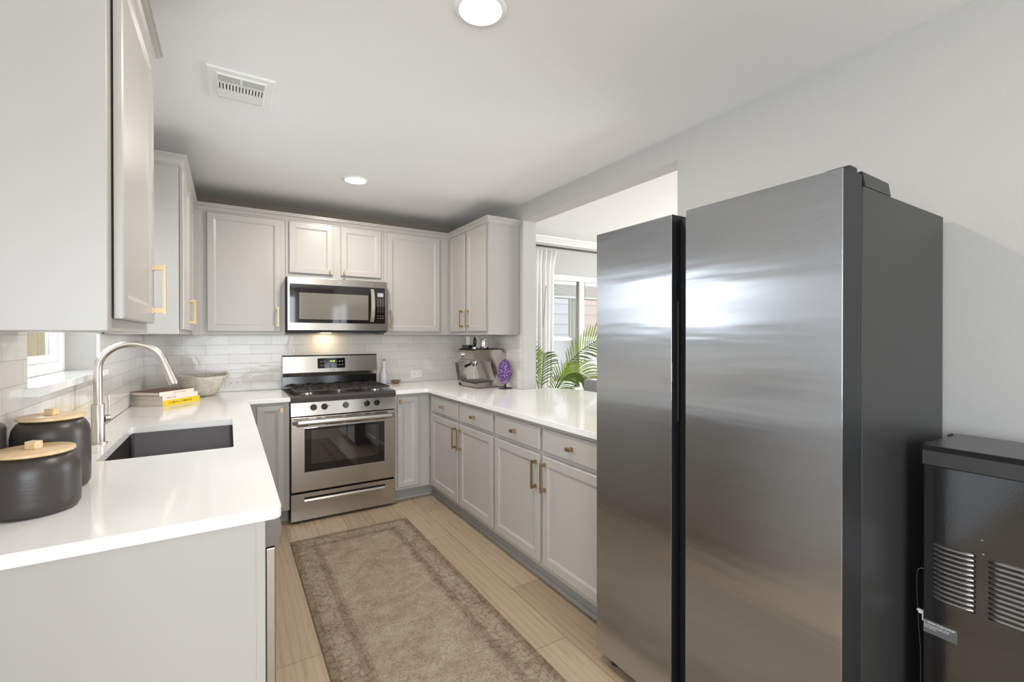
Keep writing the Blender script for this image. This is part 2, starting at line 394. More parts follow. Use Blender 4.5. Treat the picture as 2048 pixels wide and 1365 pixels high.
def bar_pull(parent, c, N, side, L=.15, vert=True):
    """brass bar pull; c centre on door face, N outward, side = in-plane horizontal"""
    c, N, A = Vector(c), Vector(N), Vector(side); U = Z if vert else A; W = A if vert else Z
    bm = bm_new()
    def bx(c0, du, dw, dn0, dn1):
        pts = []
        for n_ in (dn0, dn1):
            for s1, s2 in ((-1, -1), (1, -1), (1, 1), (-1, 1)): pts.append(c0+U*du*s1+W*dw*s2+N*n_)
        hexa(bm, pts)
    bx(c, L/2, .0045, .026, .034)
    for s in (-1, 1): bx(c+U*(L/2-.011)*s, .007, .0055, 0, .027)
    for s in (-1, 1): bx(c+U*(L/2-.011)*s, .010, .0085, 0, .004)
    return obj('bar_handle', bm, 'brass', parent)
def knob(parent, c, N, side, L=.035, H=.017):
    c, N, A = Vector(c), Vector(N), Vector(side); bm = bm_new()
    def bx(a, b, n0, n1):
        pts = []
        for n_ in (n0, n1):
            for s1, s2 in ((-1, -1), (1, -1), (1, 1), (-1, 1)): pts.append(c+A*a*s1+Z*b*s2+N*n_)
        hexa(bm, pts)
    bx(.009, .0095, 0, .004); bx(.006, .006, .003, .022); bx(L/2, H/2, .021, .031)
    return obj('knob', bm, 'brass', parent)

# ------------------------------------------------------------------ the rooms
YB, XL, XW, ZT, ZB = 4.223, -.523, 2.04, .9186, .888
def wall_holes(bm, axis, t0, t1, u0, u1, z0, z1, holes):
    """slab across axis from t0..t1, spanning u (horizontal) and z, with rectangular holes (ua,ub,za,zb)"""
    us = sorted({u0, u1, *[h[0] for h in holes], *[h[1] for h in holes]}); zs = sorted({z0, z1, *[h[2] for h in holes], *[h[3] for h in holes]})
    for a, b in zip(us[:-1], us[1:]):
        for c, d in zip(zs[:-1], zs[1:]):
            if any(h[0] <= a and b <= h[1] and h[2] <= c and d <= h[3] for h in holes): continue
            if axis == 'x': box(bm, t0, t1, a, b, c, d)
            else: box(bm, a, b, t0, t1, c, d)
    return bm
struct('floor', B(-3.2, 6.3, -3.6, 4.4, -.1, 0), 'floor_oak', 'light oak plank floor')
struct('ceiling', B(-3.2, XW+.128, -3.6, 4.4, 2.438, 2.56), 'ceiling_paint', 'white kitchen ceiling')
struct('ceiling', B(XW+.128, 6.3, -3.6, 4.4, 2.475, 2.56), 'ceiling_paint', 'white ceiling of the room beyond the counter')
struct('wall_back', B(-.7, XW+.128, YB+.006, 4.4, 0, 2.438), 'wall_paint', 'kitchen back wall behind the range')
WL = (1.965, 2.868, 1.169, 1.87)
struct('wall_left', wall_holes(bm_new(), 'x', -.70, XL-.008, 1.0, YB+.006, 0, 2.438, [WL]), 'wall_paint', 'left wall with the sink window')
struct('wall_left', B(-3.2, -.70, 1.0, 1.15, 0, 2.438), 'wall_paint', 'wall of the room behind the camera')
struct('wall_left', wall_holes(bm_new(), 'x', -3.2, -3.05, -3.6, 1.0, 0, 2.438, [(-2.5, .1, .6, 2.3)]), 'wall_paint', 'side wall behind the camera with an opening for the added daylight lamp')
struct('wall_front', wall_holes(bm_new(), 'y', -3.6, -3.45, -3.2, 6.3, 0, 2.5, [(-2.1, 1.3, .5, 2.4)]), 'wall_paint', 'wall behind the camera with a wide opening for the added daylight lamp')
wr = wall_holes(bm_new(), 'x', XW, XW+.128, -3.45, YB+.006, 0, 2.438, [(1.613, 3.122, ZB, 2.297)])
struct('wall_right', wr, 'wall_paint', 'wall behind the refrigerator with the opening over the counter')
WD = [(3.0, 3.535, .75, 2.0), (3.607, 4.14, .75, 2.0)]
struct('wall_back', wall_holes(bm_new(), 'y', 4.2, 4.4, XW+.128, 6.3, 0, 2.475, WD), 'wall_paint', 'far wall beyond the counter with two windows')
struct('wall_right', wall_holes(bm_new(), 'x', 6.15, 6.3, -3.6, 4.4, 0, 2.475, [(.2, 3.0, .5, 2.3)]), 'wall_paint', 'outer wall of the room beyond the counter')
struct('baseboard_right', B(XW-.014, XW, -3.4, 1.6, 0, .1, .003), 'trim_white', 'white baseboard behind the refrigerator')
struct('baseboard_back', B(XW+.13, 6.14, 4.184, 4.2, 0, .12, .003), 'trim_white', 'white baseboard under the dining windows')
# cornice of the room beyond
bm = prism(bm_new(), [(4.2, 2.475), (4.13, 2.475), (4.13, 2.462), (4.15, 2.452), (4.185, 2.42), (4.19, 2.41), (4.2, 2.41)], 'x', XW+.13, 6.14)
struct('trim_1', bm, 'trim_white', 'white cornice at the ceiling of the room beyond the counter')
# tile backsplash
tag(obj('tile_backsplash', B(XL+.0005, XW-.0065, YB-.003, YB+.0045, ZT+.001, 1.3665), 'tile_back'), 'glossy off-white subway tile backsplash on the wall behind the range', 'backsplash')
b_ = bm_new()
for y0, y1, z1, z2 in ((1.30, 1.965, 1.367, 0), (2.8855, YB-.003, 1.3665, 0)): box(b_, XL-.0065, XL, y0, y1, ZT+.001, z1)
box(b_, XL-.0065, XL, 1.965, 2.8855, ZT+.001, 1.168)
tag(obj('tile_backsplash', b_, 'tile_side'), 'glossy off-white tile backsplash on the left wall beneath the window sill', 'backsplash')
b_ = B(XW-.006, XW-.0005, 3.125, YB-.003, ZT+.001, 1.3665)
tb = tag(obj('tile_backsplash', b_, 'tile_side'), 'narrow tiled backsplash on the wall end behind the coffee machine', 'backsplash')

# sink window in the left wall
w1 = thing('window_1', 'white framed window over the sink with stone sill', 'window', (-.62, 2.416, 1.17)); w1['kind'] = 'structure'
bm = bm_new()
for a in ((1.965, 2.02, 1.198, 1.87), (2.80, 2.868, 1.198, 1.87), (2.02, 2.80, 1.198, 1.243), (2.02, 2.80, 1.82, 1.87), (2.02, 2.80, 1.54, 1.58)):
    box(bm, -.69, -.64, a[0], a[1], a[2], a[3], .004)
obj('window_frame', bm, 'trim_white', w1)
bm = bm_new()
for a in ((2.02, 2.05, 1.243, 1.56), (2.735, 2.80, 1.243, 1.56), (2.05, 2.735, 1.243, 1.275), (2.05, 2.735, 1.53, 1.56)): box(bm, -.675, -.65, a[0], a[1], a[2], a[3], .004)
obj('sash', bm, 'trim_white', w1)
obj('pane', B(-.664, -.660, 2.05, 2.735, 1.275, 1.83), 'glass', w1)
obj('window_sill', B(-.70, -.491, 1.93, 2.885, 1.170, 1.198, .003), 'quartz', w1)
bm = B(XL-.0079, XL+.002, 2.8665, 2.885, 1.1985, 1.3665, .001); obj('edge_trim', bm, 'trim_white', w1)
# dining windows
for i, (x0, x1, z0, z1) in enumerate(WD):
    wn = thing('window_%d' % (i+2), ['white double-hung window behind the curtain, gray siding outside', 'white double-hung window beside the refrigerator, tan siding outside'][i], 'window', ((x0+x1)/2, 4.25, z0)); wn['kind'] = 'structure'
    bm = bm_new()
    for a in ((x0, x0+.03, z0, z1), (x1-.03, x1, z0, z1), (x0, x1, z0, z0+.03), (x0, x1, z1-.03, z1)): box(bm, a[0], a[1], 4.24, 4.32, a[2], a[3], .003)
    obj('window_frame', bm, 'trim_white', wn)
    for zz, yy in (((1.30, z1-.03), 4.28), ((z0+.03, 1.335), 4.255)):
        bm = bm_new()
        for a in ((x0+.028, x0+.05, zz[0], zz[1]), (x1-.05, x1-.028, zz[0], zz[1]), (x0+.05, x1-.05, zz[0], zz[0]+.05), (x0+.05, x1-.05, zz[1]-.03, zz[1])): box(bm, a[0], a[1], yy, yy+.025, a[2], a[3], .003)
        s_ = obj('sash', bm, 'trim_white', wn)
        obj('pane', B(x0+.05, x1-.05, yy+.01, yy+.014, zz[0]+.05, zz[1]-.03), 'glass', s_)
    obj('insect_screen', B(x0+.03, x1-.03, 4.312, 4.314, z0+.03, 1.30), 'bug_screen', wn)
    bm = bm_new()
    box(bm, x0+.03, x1-.03, 4.205, 4.245, 1.955, 1.998, .003)
    for k in range(14): box(bm, x0+.035, x1-.035, 4.207, 4.243, 1.822+k*.0096, 1.8245+k*.0096)
    box(bm, x0+.035, x1-.035, 4.21, 4.24, 1.806, 1.82, .003)
    obj('raised_blind', bm, 'blind', wn)
bm = bm_new()
box(bm, 2.92, 4.22, 4.182, 4.2, 2.0, 2.065, .004); box(bm, 2.92, 3.0, 4.184, 4.2, .75, 2.0, .003); box(bm, 3.535, 3.607, 4.184, 4.2, .75, 2.0, .003)
box(bm, 4.14, 4.22, 4.184, 4.2, .75, 2.0, .003); box(bm, 2.90, 4.24, 4.16, 4.2, .72, .75, .004)
struct('trim_2', bm, 'trim_white', 'white casing around the two dining windows')
# frame bars of the unseen window added behind the camera for light
bm = bm_new()
for xx in (-2.1, -.98, .18, 1.24): box(bm, xx, xx+.06, -3.5, -3.46, .5, 2.4)
for zz in (.5, 2.35, 1.45): box(bm, -2.1, 1.3, -3.5, -3.46, zz, zz+.05)
struct('window_4', bm, 'trim_white', 'wide unseen window added behind the camera for light')
# outside: neighbour's siding and a wooden fence
def siding(name, x0, x1, y, mat, label):
    t_ = []
    z = 0.0; pts = [(y+.1, 0)]
    while z < 3.9: pts += [(y-.018, z), (y, z+.197)]; z += .2
    pts += [(y+.1, z)]
    return tag(obj(name, prism(bm_new(), pts, 'x', x0, x1), mat), label, 'house wall')
siding('neighbor_siding', 3.2, 6.12, 7.2, 'siding_gray', 'pale gray lap siding of the house outside the curtained window')
siding('neighbor_siding', 6.12, 10.2, 7.2, 'siding_tan', 'tan lap siding of the house outside, beside the refrigerator edge')
struct('ground', B(-9, 14, -9, 14, -.35, -.12), 'grass', 'ground outside')
fence = thing('wooden_fence', 'unpainted wooden fence boards outside the sink window', 'fence', (-1.9, 6, -.12))
for k in range(26):
    y0 = 2.0+k*.305
    obj('board', B(-1.92, -1.90, y0, y0+.295, -.1, 2.3, .002), 'fence_wood', fence)
obj('rail', B(-1.90, -1.86, 2.0, 9.9, .4, .49), 'fence_wood', fence)

# ------------------------------------------------------------------ upper cabinets
def sweep(path, prof):
    """mitred sweep, profile (outward distance, z); outward is to the right of travel"""
    P = [Vector((a, b)) for a, b in path]; bm = bm_new(); rows = []
    for i, p in enumerate(P):
        d0 = (p-P[i-1]).normalized() if i else (P[1]-p).normalized()
        d1 = (P[i+1]-p).normalized() if i < len(P)-1 else d0
        n0, n1 = Vector((d0.y, -d0.x)), Vector((d1.y, -d1.x)); mt = (n0+n1); mt = mt/ (1+n0.dot(n1))
        rows.append([bm.verts.new((p.x+mt.x*d, p.y+mt.y*d, z)) for d, z in prof])
    for a, b in zip(rows[:-1], rows[1:]):
        for k in range(len(prof)-1): bm.faces.new([a[k], a[k+1], b[k+1], b[k]])
        bm.faces.new([a[-1], a[0], b[0], b[-1]])
    bm.faces.new(rows[0][::-1]); bm.faces.new(rows[-1]); return bm
UB, UT = 1.367, 2.268
def carcass(root, x0, x1, y0, y1, z0, z1):
    return obj('carcass', B(x0, x1, y0, y1, z0, z1, .0012, 1), 'cabinet', root)
c1 = thing('wall_cabinet', 'greige wall cabinet nearest the camera, top left, side panel facing us', 'cabinet', (-.375, 1.61, UB))
carcass(c1, XL+.001, -.226, 1.32, 1.898, UB, UT)
d = obj('door', panel((-.2215, 1.36, 1.396), Y, Z, X, .505, .849, .0175, .052), 'cabinet', c1)
bar_pull(d, (-.204, 1.828, 1.505), X, Y, .158)
c2 = thing('wall_cabinet', 'greige two-door wall cabinet on the left wall beyond the window', 'cabinet', (-.375, 3.44, UB))
carcass(c2, XL+.001, -.224, 2.972, 3.928, UB, UT)
d = obj('door', panel((-.2215, 3.0, 1.392), Y, Z, X, .41, .853, .0175, .05), 'cabinet', c2); bar_pull(d, (-.204, 3.37, 1.505), X, Y)
d = obj('door', panel((-.2215, 3.43, 1.392), Y, Z, X, .41, .853, .0175, .05), 'cabinet', c2); bar_pull(d, (-.204, 3.475, 1.505), X, Y)
c3 = thing('wall_cabinet', 'greige single-door wall cabinet left of the microwave, above the bowl', 'cabinet', (.08, 4.07, UB))
carcass(c3, -.222, .372, 3.93, 4.222, UB, UT)
obj('filler_strip', B(-.222, -.163, 3.926, 3.93, UB, 2.25), 'cabinet', c3)
d = obj('door', panel((-.131, 3.9285, 1.392), X, Z, -Y, .473, .853, .0175, .045), 'cabinet', c3); bar_pull(d, (.318, 3.911, 1.505), -Y, X)
c4 = thing('wall_cabinet', 'short greige wall cabinet with two doors directly above the microwave', 'cabinet', (.754, 4.07, 1.812))
carcass(c4, .374, 1.1355, 3.93, 4.222, 1.812, UT)
d = obj('door', panel((.399, 3.9285, 1.85), X, Z, -Y, .321, .397, .0175, .045), 'cabinet', c4); knob(d, (.697, 3.911, 1.872), -Y, X, .010, .034)
d = obj('door', panel((.782, 3.9285, 1.85), X, Z, -Y, .327, .397, .0175, .045), 'cabinet', c4); knob(d, (.805, 3.911, 1.872), -Y, X, .010, .034)
c5 = thing('wall_cabinet', 'greige single-door wall cabinet right of the microwave', 'cabinet', (1.45, 4.07, UB))
carcass(c5, 1.137, 1.754, 3.93, 4.222, UB, UT)
d = obj('door', panel((1.163, 3.9285, 1.396), X, Z, -Y, .482, .851, .0175, .045), 'cabinet', c5); bar_pull(d, (1.185, 3.911, 1.503), -Y, X)
c6 = thing('wall_cabinet', 'greige two-door wall cabinet above the coffee machine, end panel toward us', 'cabinet', (1.9, 3.55, UB))
carcass(c6, 1.7555, XW-.002, 3.179, 3.928, UB, UT)
for y0, y1, yh in ((3.207, 3.547, 3.508), (3.583, 3.90, 3.622)):
    d = obj('door', panel((1.7535, y0, 1.396), Y, Z, -X, y1-y0, .851, .0175, .045), 'cabinet', c6)
    bar_pull(d, (1.736, yh, 1.505), -X, Y)
CP = [(0, 2.250), (.006, 2.250), (.006, 2.258), (.012, 2.262), (.015, 2.270), (.022, 2.280), (.033, 2.287), (.033, 2.294), (.040, 2.297), (.040, 2.304), (0, 2.304)]
tag(obj('crown_molding', sweep([(XL+.001, 2.972), (-.224, 2.972), (-.224, 3.93), (1.7555, 3.93), (1.7555, 3.179), (XW-.002, 3.179)], CP), 'cabinet'), 'long greige crown molding along the top of the corner-to-corner wall cabinets', 'molding')
tag(obj('crown_molding', sweep([(XL+.001, 1.32), (-.226, 1.32), (-.226, 1.898), (XL+.001, 1.898)], CP), 'cabinet'), 'short greige crown molding on the nearest wall cabinet, top left', 'molding')

for nm, a in (('shaded_wall_strip', (-.20, 1.80, 4.05, 4.06, 2.27, 2.4375)), ('shaded_wall_strip', (-.46, -.45, 3.0, 4.05, 2.27, 2.4375)), ('shaded_wall_strip', (1.93, 1.94, 3.20, 4.05, 2.27, 2.4375))): pass
tag(obj('shaded_wall_strip', B(XL+.001, XW-.001, 4.215, 4.2285, 2.2685, 2.437), 'wall_strip_shade'), 'strip of wall between the back wall cabinets and the ceiling, shade painted in as brown', 'panel')  # thin strip over the wall, its brown stands in for shade
# ------------------------------------------------------------------ base cabinets
XF, YF = 1.4415, 3.645        # face frames
def base_unit(y0, y1, cols, label):
    r = thing('base_cabinet', label, 'cabinet', (1.74, (y0+y1)/2, 0))
    carcass(r, XF, XW-.002, y0, y1, .1, ZB-.001)
    obj('toe_kick', B(1.497, 1.51, y0, y1 if y1 < 3 else 3.719, 0.0, .1), 'kick', r)
    for a, b, hs in cols:
        dr = obj('drawer', panel((XF-.0015, a, .741), Y, Z, -X, b-a, .122, .02, flat=True), 'cabinet', r)
        knob(dr, (XF-.0215, (a+b)/2, .803), -X, Y, .036)
        d = obj('door', panel((XF-.0015, a, .135), Y, Z, -X, b-a, .580, .02, .05), 'cabinet', r)
        bar_pull(d, (XF-.0215, b-.027 if hs > 0 else a+.027, .606), -X, Y, .155)
    return r
base_unit(2.519, 3.6435, [(3.052, 3.56, -1), (2.537, 3.022, 1)], 'greige base cabinet under the counter in the right corner, two drawers')
base_unit(1.47, 2.518, [(2.018, 2.502, -1), (1.49, 1.988, 1)], 'greige base cabinet partly hidden by the refrigerator')
r = thing('base_cabinet', 'narrow greige base cabinet right of the range, brass knob at top left', 'cabinet', (1.29, 3.93, 0))
carcass(r, 1.1365, XF-.0005, YF, 4.22, .1, ZB-.001)
d = obj('door', panel((1.16, YF-.0015, .127), X, Z, -Y, .173, .732, .02, .04, bev=.016, rec=.008), 'cabinet', r); knob(d, (1.178, YF-.0215, .826), -Y, X, .017, .036)
obj('toe_kick', B(1.1365, 1.497, 3.72, 3.735, 0.0, .1), 'kick', r)
r = thing('base_cabinet', 'narrow greige base cabinet between the left counter and the range', 'cabinet', (.2, 3.93, 0))
carcass(r, -.52, .3695, YF, 4.22, .1, ZB-.001)
d = obj('door', panel((.163, YF-.0015, .127), X, Z, -Y, .17, .738, .02, .04, bev=.016, rec=.008), 'cabinet', r); knob(d, (.315, YF-.0215, .832), -Y, X, .022, .036)
obj('toe_kick', B(.09, .3695, 3.72, 3.735, 0.0, .1), 'kick', r)
r = thing('base_cabinet', 'greige sink base cabinet under the left counter, facing the range aisle', 'cabinet', (-.2, 2.8, 0))
bm = bm_new()                                    # open-topped so that the sink hangs in it
for a in ((XL+.004, .082, 1.957, 1.975, .1, ZB-.001), (XL+.004, .082, 3.625, 3.6435, .1, ZB-.001), (XL+.004, .082, 1.975, 3.625, .1, .118), (.064, .082, 1.975, 3.625, .118, ZB-.001)): box(bm, *a)
obj('carcass', bm, 'cabinet', r)
for a, b in ((1.975, 2.42), (2.45, 2.90)):
    d = obj('door', panel((.0835, a, .135), Y, Z, X, b-a, .73, .02, .05), 'cabinet', r); bar_pull(d, (.1035, b-.03 if a < 2 else a+.03, .74), X, Y, .155)
obj('toe_kick', B(.01, .025, 1.957, 3.643, 0.0, .1), 'kick', r)
tag(obj('shoe_molding', prism(bm_new(), [(1.484, 0), (1.497, 0), (1.497, .018), (1.490, .016)], 'y', 1.47, 3.72), 'kick'), 'gray-blue shoe molding along the floor under the right cabinets', 'molding')
tag(obj('shoe_molding', prism(bm_new(), [(3.707, 0), (3.72, 0), (3.72, .018), (3.713, .016)], 'x', 1.14, 1.484), 'kick'), 'short gray-blue shoe molding under the narrow cabinet right of the range', 'molding')
ep = thing('end_panel', 'large greige end panel under the near end of the left counter', 'panel', (-.22, 1.336, 0))
obj('panel', B(XL+.002, .057, 1.3285, 1.346, 0.0, ZB-.001), 'cabinet', ep)
obj('edge_stile', B(.057, .0785, 1.3255, 1.346, 0.0, ZB-.001, .0015), 'cabinet', ep)
# dishwasher
dw = thing('dishwasher', 'stainless steel dishwasher edge showing beside the near end panel', 'dishwasher', (-.2, 1.65, 0))
obj('body', B(XL+.02, .079, 1.348, 1.954, .1, .882), 'black_matte', dw)
obj('door', B(.080, .1035, 1.349, 1.953, .115, .80, .003), 'steel', dw)
obj('control_strip', prism(bm_new(), [(.080, .803), (.110, .806), (.119, .845), (.112, .884), (.080, .884)], 'y', 1.349, 1.953), 'steel_sink', dw)
obj('toe_kick', B(.02, .035, 1.348, 1.954, 0.0, .1), 'black_matte', dw)

# ------------------------------------------------------------------ countertops
def arc(cx, cy, r, a0, a1, n=6): return [(cx+r*math.cos(a0+(a1-a0)*i/n), cy+r*math.sin(a0+(a1-a0)*i/n)) for i in range(n+1)]
def slab(name, poly, label, cut=None):
    bm = prism(bm_new(), poly, 'z', ZB, ZT)
    top = [e for e in bm.edges if len(e.link_faces) == 2 and abs(e.verts[0].co.z-e.verts[1].co.z) < 1e-6]
    bmesh.ops.bevel(bm, geom=top, offset=.0025, segments=2, affect='EDGES', profile=.5)
    if cut:
        me = bpy.data.meshes.new('c'); bm.to_mesh(me); o = bpy.data.objects.new('c', me); C.objects.link(o)
        mc = bpy.data.meshes.new('k'); cut.to_mesh(mc); k = bpy.data.objects.new('k', mc); C.objects.link(k)
        md = o.modifiers.new('b', 'BOOLEAN'); md.object = k; md.operation = 'DIFFERENCE'; md.solver = 'EXACT'
        bpy.context.view_layer.update()
        ev = bpy.data.meshes.new_from_object(o.evaluated_get(bpy.context.evaluated_depsgraph_get()))
        bm = bm_new(); bm.from_mesh(ev); bpy.data.objects.remove(o); bpy.data.objects.remove(k)
    return tag(obj(name, bm, 'quartz'), label, 'countertop')
SK = (-.397, .015, 2.108, 2.828)
cut = prism(bm_new(), roundrect(SK[0], SK[1], SK[2], SK[3], .012), 'z', ZB-.05, ZT+.05)
slab('countertop', arc(.115-.022, 1.307+.022, .022, -PI/2, 0)+[(.115, 3.594), (.371, 3.594), (.371, 4.2195), (XL+.001, 4.2195), (XL+.001, 1.307)],
     'white quartz countertop holding the sink, left side of the kitchen', cut)
slab('countertop', [(1.1355, 3.596), (1.372, 3.596), (1.386, 3.590), (1.397, 3.578), (1.401, 3.56), (1.401, 1.463), (2.038, 1.463), (2.038, 1.618), (2.425, 1.618), (2.425, 2.74), (2.42, 2.86), (2.38, 3.0), (2.31, 3.09), (2.25, 3.1185), (2.033, 3.1185), (2.033, 4.2195), (1.1355, 4.2195)],
     'white quartz countertop with the coffee machine, running behind the refrigerator')
# sink
sk = thing('sink', 'dark stainless undermount sink set in the left countertop', 'sink', (-.19, 2.47, .69))
bm = bm_new(); prev = None; x0, x1, y0, y1 = SK[0]-.006, SK[1]+.006, SK[2]-.006, SK[3]+.006
for ins, z in ((-.012, .8865), (0, .8865), (.001, .72), (.008, .70), (.02, .695)):
    ring = [bm.verts.new((a, b, z)) for a, b in roundrect(x0+ins, x1-ins, y0+ins, y1-ins, .02)]
    if prev:
        for i in range(len(ring)): bm.faces.new([prev[i], prev[(i+1) % len(ring)], ring[(i+1) % len(ring)], ring[i]])
    prev = ring
bm.faces.new(prev)
obj('basin', bm, 'steel_sink', sk, smooth=40)
obj('drain', lathe(bm_new(), [(0, .004), (.03, .004), (.044, .001), (.044, 0), (0, 0)], (-.19, 2.47, .6955)), 'chrome_soft', sk)

# ------------------------------------------------------------------ refrigerator
FX, FY0, FY1 = 1.304, .536, 1.434
fr = thing('refrigerator', 'tall stainless side-by-side refrigerator with dark gray side', 'refrigerator', (1.66, .985, 0))
obj('body', B(1.416, 2.012, FY0, FY1, .03, 1.749, .002), 'fridge_side', fr)
obj('gap_liner', B(1.352, 1.4155, .99, 1.062, .06, 1.765), 'black_matte', fr)
for nm, y0, y1, lab in (('door', FY0, .998, 'wide right door'), ('door', 1.055, FY1, 'narrow left door')):
    d = obj(nm, prism(bm_new(), [(FX+.0025, y0), (1.409, y0), (1.409, y1), (FX+.0025, y1)], 'z', .049, 1.777), 'fridge_edge', fr); d['label'] = lab
    obj('door_skin', B(FX, FX+.003, y0, y1, .0495, 1.7765, .0012, 2), 'steel_fridge', d)
d = [o for o in fr.children if o.get('label') == 'narrow left door'][0]
# handle groove in the side of the left door
bm = bm_new(); box(bm, 1.322, 1.352, 1.0535, 1.055, 1.052, 1.478); obj('handle_recess', bm, 'black_void', d)
bm = bm_new()
tube(bm, [(1.326, 1.0535, 1.472), (1.336, 1.053, 1.476), (1.336, 1.053, 1.054), (1.326, 1.0535, 1.062)], .0008, 6)
obj('handle_lip', bm, 'chrome_soft', d)
obj('door_sticker', B(1.306, 1.309, 1.0543, 1.055, 1.195, 1.262), 'chrome_soft', d)
bm = bm_new(); hexa(bm, [(1.432, .537, 1.750), (1.60, .537, 1.750), (1.60, .62, 1.750), (1.432, .62, 1.750), (1.425, .541, 1.792), (1.592, .541, 1.789), (1.592, .615, 1.789), (1.425, .615, 1.792)])
bmesh.ops.bevel(bm, geom=bm.edges[:], offset=.002, segments=2, affect='EDGES'); obj('hinge_cover', bm, 'fridge_side', fr)
bm = B(1.358, 1.40, .541, .60, 1.765, 1.797, .006, 3); box(bm, 1.385, 1.44, .548, .59, 1.768, 1.776, .001); obj('hinge_bracket', bm, 'fridge_edge', fr)
bm = B(1.432, 1.60, 1.35, 1.432, 1.750, 1.79, .003); obj('hinge_cover', bm, 'fridge_side', fr)
obj('grille', B(1.375, 1.42, FY0+.01, FY1-.01, .018, .048), 'black_void', fr)
for yy in (.6, 1.375): 
    bm = cyl(bm_new(), (1.36, yy, 0), (1.36, yy, .022), .02, 16); cyl(bm, (1.36, yy, .02), (1.36, yy, .048), .012, 12); obj('foot', bm, 'black_matte', fr, smooth=40)
for yy in (.6, 1.37): obj('foot', cyl(bm_new(), (1.95, yy, 0), (1.95, yy, .032), .02, 16), 'black_matte', fr, smooth=40)

# ------------------------------------------------------------------ water cooler beside it
wc = thing('water_cooler', 'black water cooler with louvred back panel and drain plug label', 'water cooler', (1.82, .37, 0))
CX, CY0, CY1, CZ = 1.68, .248, .489, 1.045
obj('body', B(CX+.004, 1.965, CY0, CY1, .0, .985, .004), 'fridge_edge', wc)
bk = obj('back_panel', B(CX, CX+.004, CY0+.002, CY1-.002, .03, .990, .0015), 'cooler_panel', wc)
bm = bm_new(); prism(bm, [(CX-.003, .992), (1.966, .992), (1.966, CZ-.008), (1.96, CZ), (CX+.010, CZ), (CX+.010, CZ-.012), (CX-.001, CZ-.014)], 'y', CY0-.001, CY1+.001)
obj('top_cover', bm, 'cooler_cap', wc)
obj('cover_seam', B(CX+.008, CX+.0105, CY0-.0015, CY1+.0015, CZ-.011, CZ-.002), 'black_void', wc)
for xa in (1.70, 1.90): obj('cover_clip', B(xa, xa+.033, CY1-.001, CY1+.006, CZ-.004, CZ+.003, .001), 'black_matte', wc)
for ya, yb in ((.3825, .4655), (.2745, .3565)):
    bm = bm_new()
    for k in range(12):
        z = .770-k*.0134; n = 10; rows = []
        for j in range(n+1):
            t_ = j/n; yy = yb-(yb-ya)*t_; e = min(1, math.sin(PI*min(max(t_, .0), 1))**.5*1.25) if 0 < t_ < 1 else 0
            rows.append([bm.verts.new((CX-.0055*e*a_, yy, z+dz)) for a_, dz in ((0, .0048), (.55, .0030), (1, -.0005), (1, -.0030), (0, -.0046))])
        for a, b in zip(rows[:-1], rows[1:]):
            for q in range(4): bm.faces.new([a[q], a[q+1], b[q+1], b[q]])
    obj('louvres', bm, 'louvre_metal', bk, smooth=60)
    bm = bm_new()
    for k in range(12):
        z = .770-k*.0134; box(bm, CX-.0004, CX+.0002, ya-.003, ya+.007, z-.0045, z+.0035, 0); box(bm, CX-.0004, CX+.0002, ya, yb, z-.0068, z-.0048)
    obj('louvre_slots', bm, 'black_void', bk)
lb = obj('drain_label', B(CX-.0005, CX, .4155, .4905-.004, .515, .5515), 'gray_label', wc); lb['label'] = 'gray label with white lettering'
tb_ = text_bm('\u2190 DRAIN PLUG OUTLET', .0060, (CX-.0008, .4855, .5455), -Y, Z, 'LEFT', .0001, .00012)
for i_, s_ in enumerate(('Remove the cap and plug to drain the cooler', 'before moving. Place a container under the', 'outlet to catch water.')):
    merge(tb_, text_bm(s_, .0030, (CX-.0008, .4855, .5385-i_*.0042), -Y, Z, 'LEFT', .0001, .00005))
obj('lettering', tb_, 'label_white', lb)
for yy, zz in ((.368, .818), (.3655, .782)): obj('screw', cyl(bm_new(), (CX, yy, zz), (CX-.0012, yy, zz), .0022, 10), 'chrome', wc)
bm = cyl(bm_new(), (CX+.012, CY1, .562), (CX+.012, CY1+.011, .562), .0065, 14); cyl(bm, (CX+.012, CY1+.010, .565), (CX+.012, CY1+.015, .565), .0045, 12); box(bm, CX+.006, CX+.01, CY1, CY1+.003, .540, .56)
obj('drain_plug', bm, 'label_white', wc, smooth=40)
pts = [(CX+.02, CY1, .683), (CX+.018, CY1+.008, .686), (CX+.013, CY1+.014, .68), (CX+.012, CY1+.017, .66), (CX+.012, CY1+.016, .60), (CX+.011, CY1+.014, .575), (CX+.008, CY1+.011, .52), (CX+.005, CY1+.006, .46), (CX+.004, CY1+.005, .40), (CX+.004, CY1+.006, .30), (CX+.01, CY1+.008, .1), (CX+.03, CY1+.01, .006), (CX+.2, CY1+.014, .006)]
obj('power_cord', tube(bm_new(), pts, .0024, 8), 'black_gloss', wc, smooth=60)
for xx in (CX+.03, 1.93):
    pass

# ------------------------------------------------------------------ range
RX0, RX1, RY = .376, 1.131, 3.604
rg = thing('range', 'stainless freestanding gas range with black cooktop and five knobs', 'range', (.753, 3.9, 0))
obj('body', B(RX0-.002, RX1+.002, RY+.056, 4.195, .03, .90), 'black_matte', rg)
for a in ((RX0+.04, 3.69), (RX1-.04, 3.69), (RX0+.04, 4.14), (RX1-.04, 4.14)): obj('foot', cyl(bm_new(), (a[0], a[1], 0), (a[0], a[1], .031), .016, 12), 'black_matte', rg)
bm = prism(bm_new(), [(RY-.002, .874), (RY-.004, .905), (RY+.006, .9215), (RY+.03, .9235), (4.12, .9235), (4.12, .898), (RY+.05, .874)], 'x', RX0-.004, RX1+.004)
ck = obj('cooktop', bm, 'cooktop', rg)
cp = obj('control_panel', prism(bm_new(), [(RY-.002, .777), (RY+.012, .8735), (RY+.055, .8735), (RY+.055, .777)], 'x', RX0, RX1), 'steel', rg)
